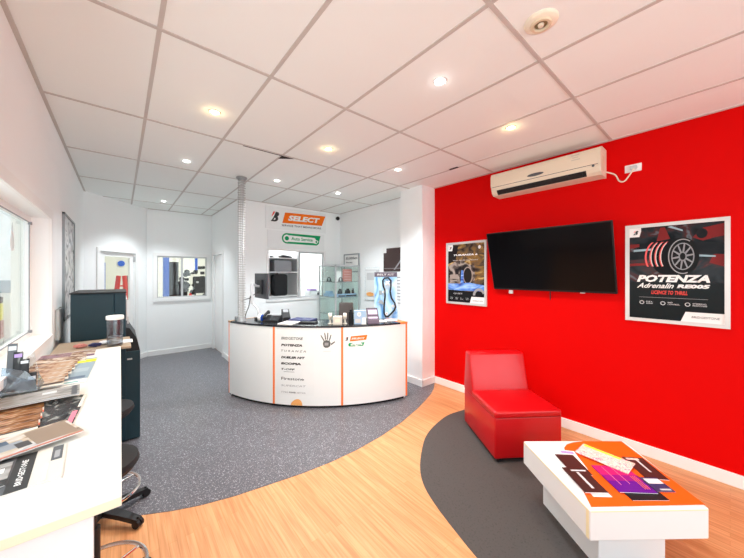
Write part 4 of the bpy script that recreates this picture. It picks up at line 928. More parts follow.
# ================================================================== RECEPTION DESK
CX, CY, RD = 3.228, 4.894, 2.16
A0, A1, A2, A3 = -166.0, -144.75, -121.9, -98.6
DT = .99
t = thing('reception_desk', 'curved white reception desk with orange seams and black top', 'reception desk', (2.0, 3.4, 0))
def pol(r, a, z): return Vector((CX + r * cos(R(a)), CY + r * sin(R(a)), z))
def arcbox(bm, r0, r1, a0, a1, z0, z1, n=24):
    rings = []
    for i in range(n + 1):
        a = a0 + (a1 - a0) * i / n
        rings.append([bm.verts.new(pol(r, a, z)) for r, z in ((r1, z0), (r1, z1), (r0, z1), (r0, z0))])
    for p, q in zip(rings, rings[1:]):
        for k in range(4): bm.faces.new((p[k], q[k], q[(k + 1) % 4], p[(k + 1) % 4]))
    bm.faces.new(rings[0]); bm.faces.new(rings[-1][::-1]); return bm
panels = []
for a, b in ((A0, A1), (A1, A2), (A2, A3)):
    bm = nb(); arcbox(bm, RD - .022, RD, a + .02, b - .02, .035, DT, 20); panels.append(obj('front_panel', bm, M['desk'], t, True))
for a, w_ in ((A0, .14), (A1, .34), (A2, .34), (A3, .34)):
    bm = nb(); arcbox(bm, RD - .02, RD + .003, a - w_, a + w_, .035, DT, 2); obj('edge_strip', bm, M['orange'], t)
bm = nb(); arcbox(bm, RD - .06, RD - .025, A0 + .5, A3 - .5, .003, .036, 40); obj('plinth', bm, M['black'], t)
bm = nb(); arcbox(bm, 1.64, RD + .006, A0 - .2, A3 + .2, DT, DT + .022, 60); top_ = obj('counter_top', bm, M['blacktop'], t, True)
bm = nb(); arcbox(bm, 1.66, RD + .0085, A0 - .34, A0 + 1.3, DT, DT + .0235, 3); obj('end_edge', bm, mat('timber_edge', (.45, .27, .14), .5), t)
bm = nb(); arcbox(bm, 1.66, RD + .0085, A3 - 2.6, A3 + .34, DT, DT + .0235, 5); obj('end_edge', bm, M['orange'], t)
bm = nb(); arcbox(bm, 1.30, 2.12, A0 + 1, A3 - 1, .70, .725, 40); obj('work_surface', bm, M['white'], t)
for a in (A0, A3):
    bm = nb(); arcbox(bm, 1.34, RD - .024, a + (.05 if a == A0 else -.65), a + (.65 if a == A0 else -.05), .003, DT if False else .70, 1); arcbox(bm, 1.66, RD - .024, a + (.05 if a == A0 else -.65), a + (.65 if a == A0 else -.05), .70, DT, 1); obj('side_panel', bm, M['desk'], t)
def ashape(bm, fn, pts):
    t_ = bmesh.new(); t_.faces.new([t_.verts.new((x, y, 0)) for x, y in pts])
    xs_ = [p[0] for p in pts]; x = min(xs_) + .025
    while x < max(xs_):
        bmesh.ops.bisect_plane(t_, geom=list(t_.verts) + list(t_.edges) + list(t_.faces), plane_co=(x, 0, 0), plane_no=(1, 0, 0)); x += .025
    for v in t_.verts: v.co = fn(v.co.x, v.co.y)
    merge(bm, t_); return bm
def DM(a, z, lift=.0015):
    return lambda x, y: pol(RD + lift, a + math.degrees(x / RD), z + y)
def dtext(s, a0, a1, z, h, m, pn, bold=.02, shear=0.0, lift=.002):
    wd = R(a1 - a0) * RD; bm = text_bm(s, DM(a0, z, lift), wd, h, bold, shear); obj('lettering', bm, m, pn)
# brand list sticker
P2 = panels[1]
bm = nb(); fn = DM(-143.6, .157, .0008)
for i in range(8):
    w_ = R(12.6) * RD / 8; ashape(bm, fn, [(i * w_, 0), ((i + 1) * w_, 0), ((i + 1) * w_, .745), (i * w_, .745)])
obj('list_sticker', bm, mat('clear_sticker_film', (.855, .87, .865), .3), P2)
dtext('BRIDGESTONE', -142.0, -134.6, .838, .034, M['midink'], P2, .02, .15)
dtext('POTENZA', -142.1, -134.8, .756, .030, M['ink'], P2, .06, .2)
dtext('T U R A N Z A', -142.1, -133.6, .688, .024, M['midink'], P2, .01, .2)
dtext('DUELER H/T', -142.1, -133.9, .606, .028, M['ink'], P2, .06, .2)
dtext('ECOPIA', -142.1, -135.2, .530, .028, M['ink'], P2, .06, .1)
dtext('T-OFF', -142.1, -137.3, .462, .024, M['ink'], P2, .03, .2)
bm = nb(); fn = DM(-141.2, .440, .0015); ashape(bm, fn, [(0, 0), (.14, 0), (.14, .006), (0, .006)]); obj('underline', bm, M['greyink'], P2)
dtext('Firestone', -142.0, -134.3, .342, .034, M['ink'], P2, .01, 0)
dtext('SUPERCAT', -142.1, -133.6, .262, .022, M['greyink'], P2, .0, .15)
dtext('TYRE', -142.1, -139.6, .182, .018, M['greyink'], P2, .0, .1); dtext('POWER', -139.3, -137.0, .182, .018, M['midink'], P2, .04, .1); dtext('RETAIL', -136.7, -133.6, .182, .018, M['greyink'], P2, .0, .1)
# hand print
bm = nb(); fn = DM(-129.04, .735, .0015); hw_ = R(4.2) * RD; hh_ = .19
hp = lambda pts: ashape(bm, fn, [(x * hw_, y * hh_) for x, y in pts])
hp([(.28, .12), (.42, .05), (.62, .06), (.78, .16), (.82, .34), (.74, .50), (.50, .55), (.28, .50), (.22, .32)])
for x0, y0, x1, y1, w_ in ((.30, .52, .08, .84, .045), (.44, .57, .36, 1.0, .045), (.58, .57, .60, 1.0, .045), (.72, .52, .84, .86, .045), (.84, .26, 1.12, .42, .05)):
    dx, dy = x1 - x0, y1 - y0; L_ = math.hypot(dx, dy); px_, py_ = -dy / L_ * w_, dx / L_ * w_
    hp([(x0 - px_, y0 - py_), (x1 - px_ * .8, y1 - py_ * .8), (x1 + dx / L_ * .04, y1 + dy / L_ * .04), (x1 + px_ * .8, y1 + py_ * .8), (x0 + px_, y0 + py_)])
obj('hand_print', bm, mat('hand_grey', (.10, .11, .11), .5), P2)
bm = nb(); fn = DM(-129.04, .735, .002); ashape(bm, fn, [(x * hw_, y * hh_) for x, y in ((.36, .2), (.64, .2), (.66, .38), (.36, .38))]); obj('palm_mark', bm, M['greyink'], P2)
bm = nb(); fn = DM(-129.04, .70, .0015); ashape(bm, fn, [(.04, 0), (.13, 0), (.13, .005), (.04, .005)]); obj('underline', bm, M['lgrey'], P2)
bm = nb(); fn = DM(-138.7, .037, .0015); w_ = R(3.9) * RD; ashape(bm, fn, [(w_ / 2 + w_ / 2 * cos(R(a)), .075 * sin(R(a)) * (1 + .25 * cos(R(a)))) for a in range(0, 181, 12)]); obj('orange_sticker', bm, M['paleorange'], P2)
# small logos on right panel
P3 = panels[2]
def dshape(name, a, z, pts, m, lift=.0015):
    bm = nb(); ashape(bm, DM(a, z, lift), pts); return obj(name, bm, m, P3)
W3 = R(5.9) * RD
dshape('orange_logo_plate', -119.4, .815, [(0, 0), (W3 * .93, .012), (W3, .072), (.015, .062)], M['orangeink'])
dtext('SELECT', -118.9, -114.4, .838, .022, M['paper'], P3, .04, .2, .003)
Fd = lambda lift: (lambda u, v: DM(-121.0, .825, lift)(u, v))
blogo(Fd, .005, 0, .035, .045, P3, .002)
bm = nb(); fn = DM(-119.9, .752, .0015); LW = .205
pts = [(.022 + .022 * cos(R(a)), .022 + .022 * sin(R(a))) for a in range(90, 271, 20)] + [(LW - .02, 0), (LW, .044)]
shape(bm, fn, pts); obj('green_logo_plate', bm, M['greenink'], P3)
bm = nb(); fn = DM(-119.9, .752, .0022); ashape(bm, fn, [(.03, .011), (LW - .03, .011), (LW - .03, .033), (.03, .033)]); obj('white_bar', bm, M['paper'], P3)
dtext('Auto Service', -118.9, -115.6, .765, .018, M['greenink'], P3, .01, 0, .003)

# ------------------------------------------------ things on the desk
TZ = DT + .0225
# cable spine from ceiling to desk
t = thing('cable_spine', 'tall silver spiral cable spine running from desk to ceiling', 'cable duct', (1.25, 4.22, TZ))
sc_ = (1.25, 4.22)
bm = nb(); k = 0; z = TZ + .06
while z < H - .05:
    n = 14; r = .048 if (k % 2 == 0) else .044
    tube(bm, [(sc_[0] + r * cos(2 * pi * i / n), sc_[1] + r * sin(2 * pi * i / n), z + .004 * sin(2 * pi * i / n)) for i in range(n)], .0048, 6, True)
    z += .032; k += 1
obj('coils', bm, mat('silver_grey_plastic', (.42, .41, .39), .4, metal=.3), t, True)
bm = nb()
for a in (40, 160, 280): cyl(bm, (sc_[0] + .040 * cos(R(a)), sc_[1] + .040 * sin(R(a)), TZ), (sc_[0] + .040 * cos(R(a)), sc_[1] + .040 * sin(R(a)), H - .012), .004, n=8)
obj('spine_rods', bm, M['alu'], t)
bm = nb(); cyl(bm, (sc_[0] - .01, sc_[1], TZ + .01), (sc_[0] - .01, sc_[1], H - .01), .007, n=8); cyl(bm, (sc_[0] + .015, sc_[1] + .01, TZ + .01), (sc_[0] + .015, sc_[1] + .01, H - .01), .006, n=8); obj('cables', bm, M['lgrey'], t)
bm = nb(); cyl(bm, (*sc_, H - .05), (*sc_, H - .02), .045, .06); cyl(bm, (*sc_, H - .02), (*sc_, H - .006), .07); obj('ceiling_collar', bm, M['greyframe'], t, True)
bm = nb(); cyl(bm, (*sc_, TZ + .0005), (*sc_, TZ + .015), .058); cyl(bm, (*sc_, TZ + .015), (*sc_, TZ + .05), .05, .046); obj('base_collar', bm, M['alu'], t, True)
bm = nb(); lathe(bm, [(0, 0), (.02, 0), (.022, .05), (.02, .052), (.018, .01), (0, .008)], (1.215, 4.335, TZ + .0005), 16); single('small_tin', bm, M['greyframe'], 'small grey tin cup at the left end of the desk', 'cup', smooth=True)
# desk phone
t = thing('desk_telephone', 'black desk telephone with handset on the left of the desk', 'telephone', (1.56, 3.93, TZ), R(-40))
bm = nb(); poly(bm, [(-.10, -.10, .0005), (-.10, .10, .0005), (-.10, .10, .075), (-.10, -.10, .025)], (.20, 0, 0)); obj('body', bm, M['black'], t, local=True)
bm = nb(); sl = .05 / .2
tube(bm, smooth_path([(-.085, -.095, .05), (-.08, -.07, .085), (-.075, 0, .11), (-.08, .07, .125), (-.085, .10, .10)]), .018, 10); obj('handset', bm, M['black'], t, True, local=True)
bm = nb()
for i in range(3):
    for j in range(4):
        x = .0 + .03 * i; y = -.075 + .025 * j; z = .026 + sl * (y + .1)
        box(bm, (x - .009, y - .008, z), (x + .009, y + .008, z + .005))
obj('keypad', bm, M['dgrey'], t, local=True)
bm = nb(); box(bm, (-.03, .04, .0655), (.085, .085, .078), .002); obj('display', bm, M['grey'], t, local=True)
t = thing('card_terminal', 'black card terminal resting behind the desk telephone', 'card reader', (1.80, 4.05, TZ), R(-15))
bm = nb(); poly(bm, [(-.05, -.09, .0005), (-.05, .09, .0005), (-.05, .09, .12), (-.05, .06, .13), (-.05, -.09, .03)], (.10, 0, 0)); obj('body', bm, M['black'], t, local=True)
bm = nb(); poly(bm, [(-.035, .0, .0915), (.035, .0, .0915), (.035, .05, .1245), (-.035, .05, .1245)], (0, 0, .004)); obj('screen', bm, M['grey'], t, local=True)
t = thing('tape_roll', 'blue and white tape roll left of the desk telephone', 'tape roll', (1.44, 4.03, TZ))
cc = Vector((1.44, 4.03, TZ + .05))
bm = nb(); n = 28; dv = Vector((.6, -.8, 0)); uu = Vector((.8, .6, 0))
def wheel(bm, r0, r1, w_):
    rs = []
    for r, s_ in ((r0, -w_), (r1, -w_), (r1, w_), (r0, w_)): rs.append([bm.verts.new(cc + (uu * cos(2 * pi * k / n) + Vector((0, 0, 1)) * sin(2 * pi * k / n)) * r + dv * s_) for k in range(n)])
    for i in range(4):
        for k in range(n): bm.faces.new((rs[i][k], rs[i][(k + 1) % n], rs[(i + 1) % 4][(k + 1) % n], rs[(i + 1) % 4][k]))
wheel(bm, .028, .049, .02); obj('tape', bm, M['paper'], t, True)
bm = nb(); wheel(bm, .022, .028, .022); wheel(bm, .0285, .046, .0212); obj('core', bm, M['blue'], t, True)
bm = nb(); mt = Matrix.Translation((1.67, 3.66, 0)) @ Matrix.Rotation(R(-52), 4, 'Z'); xbox(bm, mt, (-.10, -.12, TZ + .0005), (.10, .12, TZ + .006)); xbox(bm, mt, (-.098, -.118, TZ + .006), (.098, .12, TZ + .008)); single('paper_pad', bm, M['paper'], 'white paper pad on the desk in front of the telephone', 'paper pad')
bm = nb(); mt = Matrix.Translation((1.91, 3.74, 0)) @ Matrix.Rotation(R(-58), 4, 'Z'); xbox(bm, mt, (-.16, -.11, TZ + .0005), (.16, .11, TZ + .022), .004); xbox(bm, mt, (-.155, -.105, TZ + .022), (.155, .105, TZ + .025)); single('ring_binder', bm, M['navy'], 'navy blue folder lying on the desk behind the white pad', 'folder')
bm = nb(); mt = Matrix.Translation((1.86, 3.50, 0)) @ Matrix.Rotation(R(-50), 4, 'Z'); xbox(bm, mt, (-.11, -.06, TZ + .0005), (.11, .06, TZ + .016), .003); xbox(bm, mt, (-.10, -.05, TZ + .016), (.10, .05, TZ + .018)); single('notebook', bm, M['black'], 'flat black notebook at the end of the white pad', 'notebook')
# monitor on arm
t = thing('computer_monitor', 'black computer monitor seen from behind on a white arm', 'monitor', (1.62, 4.55, .725))
bm = nb(); box(bm, (1.63, 4.33, 1.275), (1.665, 4.84, 1.655), .006); obj('casing', bm, mat('dark_grey_casing', (.05, .052, .06), .4), t)
bm = nb(); box(bm, (1.665, 4.342, 1.29), (1.667, 4.828, 1.643)); obj('screen', bm, M['screen'], t)
bm = nb(); box(bm, (1.60, 4.46, 1.34), (1.632, 4.66, 1.56), .01); obj('rear_hump', bm, M['black'], t)
bm = nb(); tube(bm, smooth_path([(1.60, 4.55, 1.46), (1.54, 4.50, 1.47), (1.47, 4.42, 1.50), (1.43, 4.36, 1.50)]), .018, 10); tube(bm, [(1.43, 4.36, 1.51), (1.43, 4.36, 1.22)], .02, 12); tube(bm, smooth_path([(1.43, 4.36, 1.25), (1.45, 4.30, 1.20), (1.47, 4.23, 1.14), (1.47, 4.22, 1.05)]), .012, 10)
obj('arm', bm, mat('white_metal_arm', (.75, .76, .77), .3, metal=.3), t, True)
bm = nb(); box(bm, (1.43, 4.18, TZ + .0005), (1.51, 4.26, TZ + .03), .004); obj('clamp', bm, M['black'], t)
bm = nb(); tube(bm, smooth_path([(1.25, 4.21, 1.28), (1.30, 4.24, 1.30), (1.38, 4.30, 1.31), (1.47, 4.42, 1.34), (1.60, 4.5, 1.40)]), .006); tube(bm, smooth_path([(1.40, 4.33, 1.34), (1.37, 4.3, 1.2), (1.31, 4.24, 1.10), (1.30, 4.22, 1.02)]), .006); obj('power_cable', bm, M['black'], t, True)
# office chair behind desk
t = thing('office_chair', 'dark mesh-backed office chair behind the reception desk', 'chair', (2.77, 3.95, 0))
ccx, ccy = 2.77, 3.95
bm = nb(); CMt = Matrix.Translation((ccx, ccy, 0)) @ Matrix.Rotation(R(-40), 4, 'Z')
tb = bmesh.new(); box(tb, (-.125, -.02, .78), (.125, .02, 1.19), .018, 3)
for v in tb.verts: v.co.y += .6 * v.co.x ** 2; v.co.x *= 1 - .12 * max(0, (v.co.z - 1.0) / .2)
merge(bm, tb, CMt); obj('backrest', bm, M['chairmesh'], t, True)
bm = nb(); xbox(bm, CMt, (-.23, .02, .46), (.23, .46, .53), .025, 3); obj('seat', bm, M['chairmesh'], t, True)
bm = nb(); xbox(bm, CMt, (-.03, .01, .5), (.03, .04, .85), .008); obj('back_post', bm, M['black'], t)
bm = nb(); c = CMt @ Vector((0, .24, 0)); cyl(bm, (c.x, c.y, .1), (c.x, c.y, .46), .03)
for k in range(5):
    a = R(72 * k); tube(bm, [(c.x, c.y, .10), (c.x + .28 * cos(a), c.y + .28 * sin(a), .06)], .02); cyl(bm, (c.x + .28 * cos(a) - .02, c.y + .28 * sin(a), .026), (c.x + .28 * cos(a) + .02, c.y + .28 * sin(a), .026), .024, n=12)
obj('base', bm, M['black'], t, True)
# desk items right half
def dm(x, y, deg): return Matrix.Translation((x, y, TZ + .0005)) @ Matrix.Rotation(R(deg), 4, 'Z')
mt = dm(2.10, 3.18, -38)
t = thing('tissue_box', 'small cream box between two white rolls on the desk', 'box', (2.10, 3.18, TZ)); bm = nb(); xbox(bm, mt, (-.055, -.05, 0), (.055, .05, .10), .004); obj('carton', bm, M['paperwarm'], t)
bm = nb(); xbox(bm, mt, (-.03, -.051, .03), (.03, -.05, .07)); obj('printed_panel', bm, M['cream_l'], t)
for k, dx in enumerate((-.095, .09)):
    p = mt @ Vector((dx, .02, 0)); bm = nb(); c0 = mt @ Vector((dx - .02, .03, .10)); c1 = mt @ Vector((dx + .02, .03, .10)); cyl(bm, c0, c1, .038, n=24)
    cyl(bm, mt @ Vector((dx, .03, 0)), mt @ Vector((dx, .03, .07)), .012, n=10); cyl(bm, mt @ Vector((dx, .03, 0)), mt @ Vector((dx, .03, .008)), .03, n=18)
    single('white_knob', bm, M['paperwarm'], ('round white disc ornament left of the cream box on the desk', 'round white disc ornament right of the cream box on the desk')[k], 'ornament', smooth=True)
bm = nb(); p = mt @ Vector((.165, .06, 0)); cyl(bm, p, p + Vector((0, 0, .15)), .030, n=20); cyl(bm, p + Vector((0, 0, .15)), p + Vector((0, 0, .18)), .018, n=16); single('black_bottle', bm, M['black'], 'short black bottle between the ornament and the blue box', 'bottle', smooth=True)
mt = dm(2.34, 3.03, -36)
t = thing('product_box', 'pale blue and white box with a round emblem on the desk', 'box', (2.34, 3.03, TZ)); bm = nb(); xbox(bm, mt, (-.075, -.045, 0), (.075, .045, .17), .003); c = obj('carton', bm, M['bluebox'], t)
bm = nb(); fn = lambda u, v: mt @ Vector((-.075 + .15 * u, -.0462, .17 * v)); shape(bm, fn, circ(.42, .74, .17, .17, 20)); shape(bm, fn, [(.62, 0), (1, 0), (1, .5), (.7, .5)]); obj('emblem', bm, M['paper'], c)
bm = nb(); fn = lambda u, v: mt @ Vector((-.075 + .15 * u, -.0468, .17 * v)); shape(bm, fn, circ(.42, .74, .08, .08, 16)); shape(bm, fn, [(.08, .1), (.55, .1), (.55, .4), (.08, .4)]); obj('emblem_centre', bm, M['lgrey'], c)
mt = dm(2.50, 2.96, -33)
t = thing('brochure_stand', 'lilac and black tilted brochure stand on the desk', 'brochure stand', (2.50, 2.96, TZ))
bm = nb(); xbox(bm, mt, (-.075, -.06, 0), (.075, .05, .05), .003); obj('tray', bm, mat('plum_grey', (.16, .12, .17), .4), t)
bm = nb(); tb = bmesh.new(); poly(tb, [(-.075, -.04, .05), (.075, -.04, .05), (.06, .05, .19), (-.085, .05, .19)], (0, .02, 0)); merge(bm, tb, mt); c = obj('back_card', bm, mat('dark_plum', (.07, .05, .08), .4), t)
bm = nb(); fn = lambda u, v: mt @ Vector((-.065 + .12 * u, -.04 + .09 * v - .002, .05 + .14 * v)); shape(bm, fn, [(.0, .45), (1, .45), (.95, .85), (0, .85)]); shape(bm, fn, [(0, .1), (1, .1), (1, .25), (0, .25)]); obj('lilac_print', bm, mat('pale_lilac', (.55, .45, .62), .4), c)
for x, y, lb, ww in ((2.66, 3.02, 'white leaflets lying flat beside the brochure stand', .16), (2.84, 2.99, 'white sheet with a dark corner near the right desk end', .14)):
    mt = dm(x, y, -25); bm = nb(); xbox(bm, mt, (-ww / 2, -.08, 0), (ww / 2, .08, .004)); xbox(bm, mt @ Matrix.Rotation(.2, 4, 'Z'), (-ww / 2, -.07, .004), (ww / 2, .07, .007)); single('leaflet_pile', bm, M['paper'], lb, 'leaflets')
# timing belt display board
mt = Matrix.Translation((2.885, 3.13, TZ + .0005)) @ Matrix.Rotation(R(-37), 4, 'Z') @ Matrix.Rotation(R(-5), 4, 'X')
t = thing('belt_display_board', 'blue display board with a black timing belt kit on the desk', 'display board', (2.885, 3.13, TZ))
bw, bhh = .325, .66
bm = nb(); xbox(bm, mt, (-bw / 2, 0, 0), (bw / 2, .015, bhh)); c = obj('board', bm, M['p_board'], t)
BF = lambda l: (lambda u, v: mt @ Vector((-bw / 2 + bw * u, -l, bhh * v)))
bm = nb(); shape(bm, BF(.001), [(0, .90), (1, .90), (1, 1), (0, 1)]); obj('header', bm, mat('dark_plum_header', (.09, .07, .1), .4), c)
bm = text_bm('BELT KIT', lambda x, y: BF(.002)(.12 + x, .93 + y), .76, .04, .02, .1); obj('lettering', bm, M['lgrey'], c)
bm = nb(); xbox(bm, mt, (-.06, .015, 0), (.06, .018, .4)); tb = bmesh.new(); poly(tb, [(-.05, .018, .0), (.05, .018, 0), (.05, .12, 0.01), (-.05, .12, .01)], (0, 0, .004)); merge(bm, tb, mt); obj('rear_strut', bm, M['dgrey'], t)
def bp(u, v, d=-.014): return mt @ Vector((-bw / 2 + bw * u, d, bhh * v))
pu = [(.56, .76, .105), (.40, .57, .075), (.80, .27, .075), (.52, .11, .08)]
loop = [(.36, .82), (.45, .875), (.60, .88), (.72, .82), (.72, .70), (.68, .58), (.74, .44), (.88, .33), (.92, .25), (.86, .18), (.70, .10), (.58, .045), (.48, .045), (.41, .11), (.42, .30), (.46, .50), (.44, .62), (.38, .70)]
bm = nb(); tube(bm, [bp(u, v) for u, v in loop], .0115, 8, True); obj('timing_belt', bm, M['black'], t, True)
for u, v, r in pu:
    bm = nb(); rr = r * bw; cyl(bm, bp(u, v, -.0005), bp(u, v, -.022), rr * .8, n=24); pu_ = obj('pulley', bm, M['paper'], t, True); bm = nb(); cyl(bm, bp(u, v, -.022), bp(u, v, -.028), rr * .35, n=16); obj('hub', bm, M['greyframe'], pu_, True)
bm = nb()
for k in range(4):
    a = R(45 + 90 * k); p = Vector((.56, .76)); 
    q = (.56 + .13 * cos(a), .76 + .065 * sin(a)); tube(bm, [bp(.56, .76, -.03), bp(q[0], q[1], -.03)], .009)
obj('cross_arm', bm, M['paper'], t)
bm = nb(); cyl(bm, bp(.26, .36, -.0005), bp(.26, .36, -.03), .028, n=16); cyl(bm, bp(.34, .33, -.0005), bp(.34, .33, -.02), .018, n=12); xbox(bm, mt, (-.10, -.012, .34), (-.06, 0, .40)); obj('tensioner', bm, M['greyframe'], t)

# ================================================================== SIGN WALL
def sign_board(name, x0, x1, z0, z1, label):
    t = thing(name, label, 'sign', ((x0 + x1) / 2, 5.45, z0))
    bm = nb(); box(bm, (x0, 5.437, z0), (x1, 5.45, z1), .002); c = obj('board', bm, mat('sign_white', (.84, .86, .86), .35), t)
    return t, c
t, c = sign_board('shop_sign', 2.03, 3.30, 2.47 + .02, 2.90, 'upper wall sign with a black B mark and orange lettered bar')
S = lambda l: (lambda u, v: Vector((u, 5.437 - l, v)))
bm = nb(); shape(bm, S(.002), [(2.345, 2.61), (3.20, 2.64), (3.284, 2.845), (2.40, 2.815)]); obj('orange_bar', bm, M['orangeink'], c)
bm = text_bm('SELECT', lambda x, y: Vector((2.46 + x, 5.437 - .004, 2.665 + y + x * .03)), .69, .105, .05, .2); obj('lettering', bm, M['paper'], c)
bm = text_bm('SERVICE THAT MEANS MORE', lambda x, y: Vector((2.33 + x, 5.437 - .003, 2.548 + y + x * .02)), .85, .036, .012, .1); obj('lettering', bm, M['ink'], c)
blogo(lambda l: (lambda u, v: Vector((u, 5.437 - l, v))), 2.125, 2.62, .15, .185, c)
t, c = sign_board('service_sign', 2.06, 3.26, 2.13, 2.46, 'lower wall sign with a green outlined service badge')
x0, x1, z0, z1 = 2.335, 3.17, 2.225, 2.425
bm = nb(); pts = [(x0 + .1 + .1 * cos(R(a)), (z0 + z1) / 2 + .1 * sin(R(a))) for a in range(90, 271, 15)] + [(x1 - .09, z0), (x1 - .04, z0 + .04), (x1 - .03, z0 + .1), (x1, z1)]
shape(bm, S(.002), pts); obj('green_badge', bm, M['greenink'], c)
bm = nb(); pts = [(x0 + .1 + .072 * cos(R(a)), (z0 + z1) / 2 + .072 * sin(R(a))) for a in range(60, 301, 15)] + [(x1 - .17, z0 + .045), (x1 - .10, z0 + .03), (x1 - .055, z0 + .07), (x1 - .06, z0 + .1), (x1 - .09, z0 + .1), (x1 - .14, z1 - .05)]
shape(bm, S(.003), pts); obj('white_field', bm, M['paper'], c)
bm = nb(); shape(bm, S(.004), circ(x0 + .1, (z0 + z1) / 2, .042)); obj('green_dot', bm, M['greenink'], c)
bm = nb(); shape(bm, S(.004), circ(x1 - .10, z0 + .072, .022)); obj('green_dot', bm, M['greenink'], c)
bm = text_bm('Auto Service', lambda x, y: Vector((x0 + .19 + x, 5.437 - .005, z0 + .072 + y)), .46, .066, .02, 0); obj('lettering', bm, M['greenink'], c)

# ================================================================== GLASS CABINET
t = thing('display_cabinet', 'glass display cabinet with aluminium corner posts by the back wall', 'display cabinet', (3.33, 5.0, 0))
x0, x1, y0, y1, zt = 3.05, 3.61, 4.69, 5.30, 1.82
bm = nb()
for x in (x0, x1 - .022):
    for y in (y0, y1 - .022): box(bm, (x, y, 0), (x + .022, y + .022, zt))
for z in (.08, zt - .03):
    box(bm, (x0, y0, z), (x1, y0 + .02, z + .03)); box(bm, (x0, y1 - .02, z), (x1, y1, z + .03)); box(bm, (x0, y0, z), (x0 + .02, y1, z + .03)); box(bm, (x1 - .02, y0, z), (x1, y1, z + .03))
obj('frame', bm, M['alu'], t)
bm = nb(); box(bm, (x0 + .02, y0 + .02, .08), (x1 - .02, y1 - .02, .10)); obj('base_board', bm, M['white'], t)
bm = nb(); box(bm, (x0 + .022, y0 + .008, .11), (x1 - .022, y0 + .012, zt - .03)); obj('glass_door', bm, M['greenglass'], t)
for xx in (x0 + .008, x1 - .012):
    bm = nb(); box(bm, (xx, y0 + .022, .11), (xx + .004, y1 - .022, zt - .03)); obj('glass_side', bm, M['greenglass'], t)
bm = nb(); box(bm, (x0 + .02, y1 - .012, .11), (x1 - .02, y1 - .008, zt - .03)); obj('glass_back', bm, M['greenglass'], t)
sz = (.5, .877, 1.206, 1.495)
for z in sz:
    bm = nb(); box(bm, (x0 + .016, y0 + .016, z - .008), (x1 - .016, y1 - .016, z)); obj('glass_shelf', bm, mat('shelf_glass_edge', (.35, .45, .44), .2) if False else M['greenglass'], t)
    bm = nb(); box(bm, (x0 + .01, y0 + .013, z - .010), (x1 - .01, y0 + .019, z + .001)); box(bm, (x0 + .012, y0 + .02, z - .010), (x0 + .018, y1 - .02, z + .001)); obj('shelf_edge', bm, M['greyframe'], t)
def cab_item(nm, x, y, z, bmf, m, lb, cat):
    bm = nb(); bmf(bm, x, y, z + .0005); return single(nm, bm, m, lb, cat)
def padset(bm, x, y, z):
    box(bm, (x - .05, y - .03, z), (x + .05, y + .03, z + .012), .003); tube(bm, [(x + .035 * cos(R(a)), y, z + .035 + .035 * sin(R(a)) * 1.3) for a in range(0, 181, 20)], .012); box(bm, (x - .045, y - .02, z + .01), (x - .02, y + .02, z + .045), .004); box(bm, (x + .02, y - .02, z + .01), (x + .045, y + .02, z + .045), .004)
for x, y, z, lb in ((3.15, 5.08, 1.495, 'black bracket part on the upper cabinet shelf, left'), (3.24, 4.80, 1.495, 'black bracket part on the upper cabinet shelf, centre'),):
    cab_item('brake_part', x, y, z, padset, M['dgrey'], lb, 'car part')
for k, x in enumerate((3.22, 3.40, 3.53)):
    t2 = thing('parts_box', ('blue box with a dark part on top, left on the middle cabinet shelf', 'blue box with a dark part on top, centre of the middle cabinet shelf', 'narrow blue box with a dark part, right on the middle cabinet shelf')[k], 'box', (x, 4.80, 1.2065))
    wv = (.07, .085, .04)[k]
    bm = nb(); box(bm, (x - wv, 4.74, 1.2065), (x + wv, 4.87, 1.265), .003); obj('carton', bm, M['bluebox'], t2)
    bm = nb(); cyl(bm, (x, 4.80, 1.265), (x, 4.80, 1.33), wv * .7, wv * .55); cyl(bm, (x, 4.79, 1.33), (x, 4.79, 1.36), wv * .35, n=14); box(bm, (x - wv, 4.735, 1.215), (x + wv, 4.74, 1.24)); obj('part', bm, M['black'], t2)
bm = nb(); box(bm, (3.10, 5.0, 1.2065), (3.22, 5.2, 1.26), .003); box(bm, (3.11, 5.02, 1.26), (3.21, 5.16, 1.31), .01); single('parts_box', bm, M['bluebox'], 'pale blue box at the rear left of the middle cabinet shelf', 'box')
t2 = thing('framed_certificate', 'faded red card standing on the upper cabinet shelf', 'card', (3.47, 4.9, 1.496))
bm = nb(); box(bm, (3.36, 4.90, 1.496), (3.58, 4.912, 1.74)); c = obj('card', bm, M['brickred'], t2)
bm = nb()
for k in range(4): box(bm, (3.39, 4.8985, 1.53 + .05 * k), (3.55, 4.90, 1.542 + .05 * k))
obj('printed_lines', bm, mat('dusty_pink', (.7, .42, .38), .5), c)
bm = nb(); box(bm, (3.22, 4.92, 1.496), (3.33, 4.93, 1.70)); box(bm, (3.24, 4.93, 1.496), (3.31, 4.96, 1.51)); single('price_card', bm, M['paper'], 'white card standing left of the red card in the cabinet', 'card')
bm = nb(); cyl(bm, (3.30, 4.95, .10), (3.30, 4.95, 1.49), .006, n=8); cyl(bm, (3.30, 4.95, .10), (3.30, 4.95, .12), .03); 
bm.free()
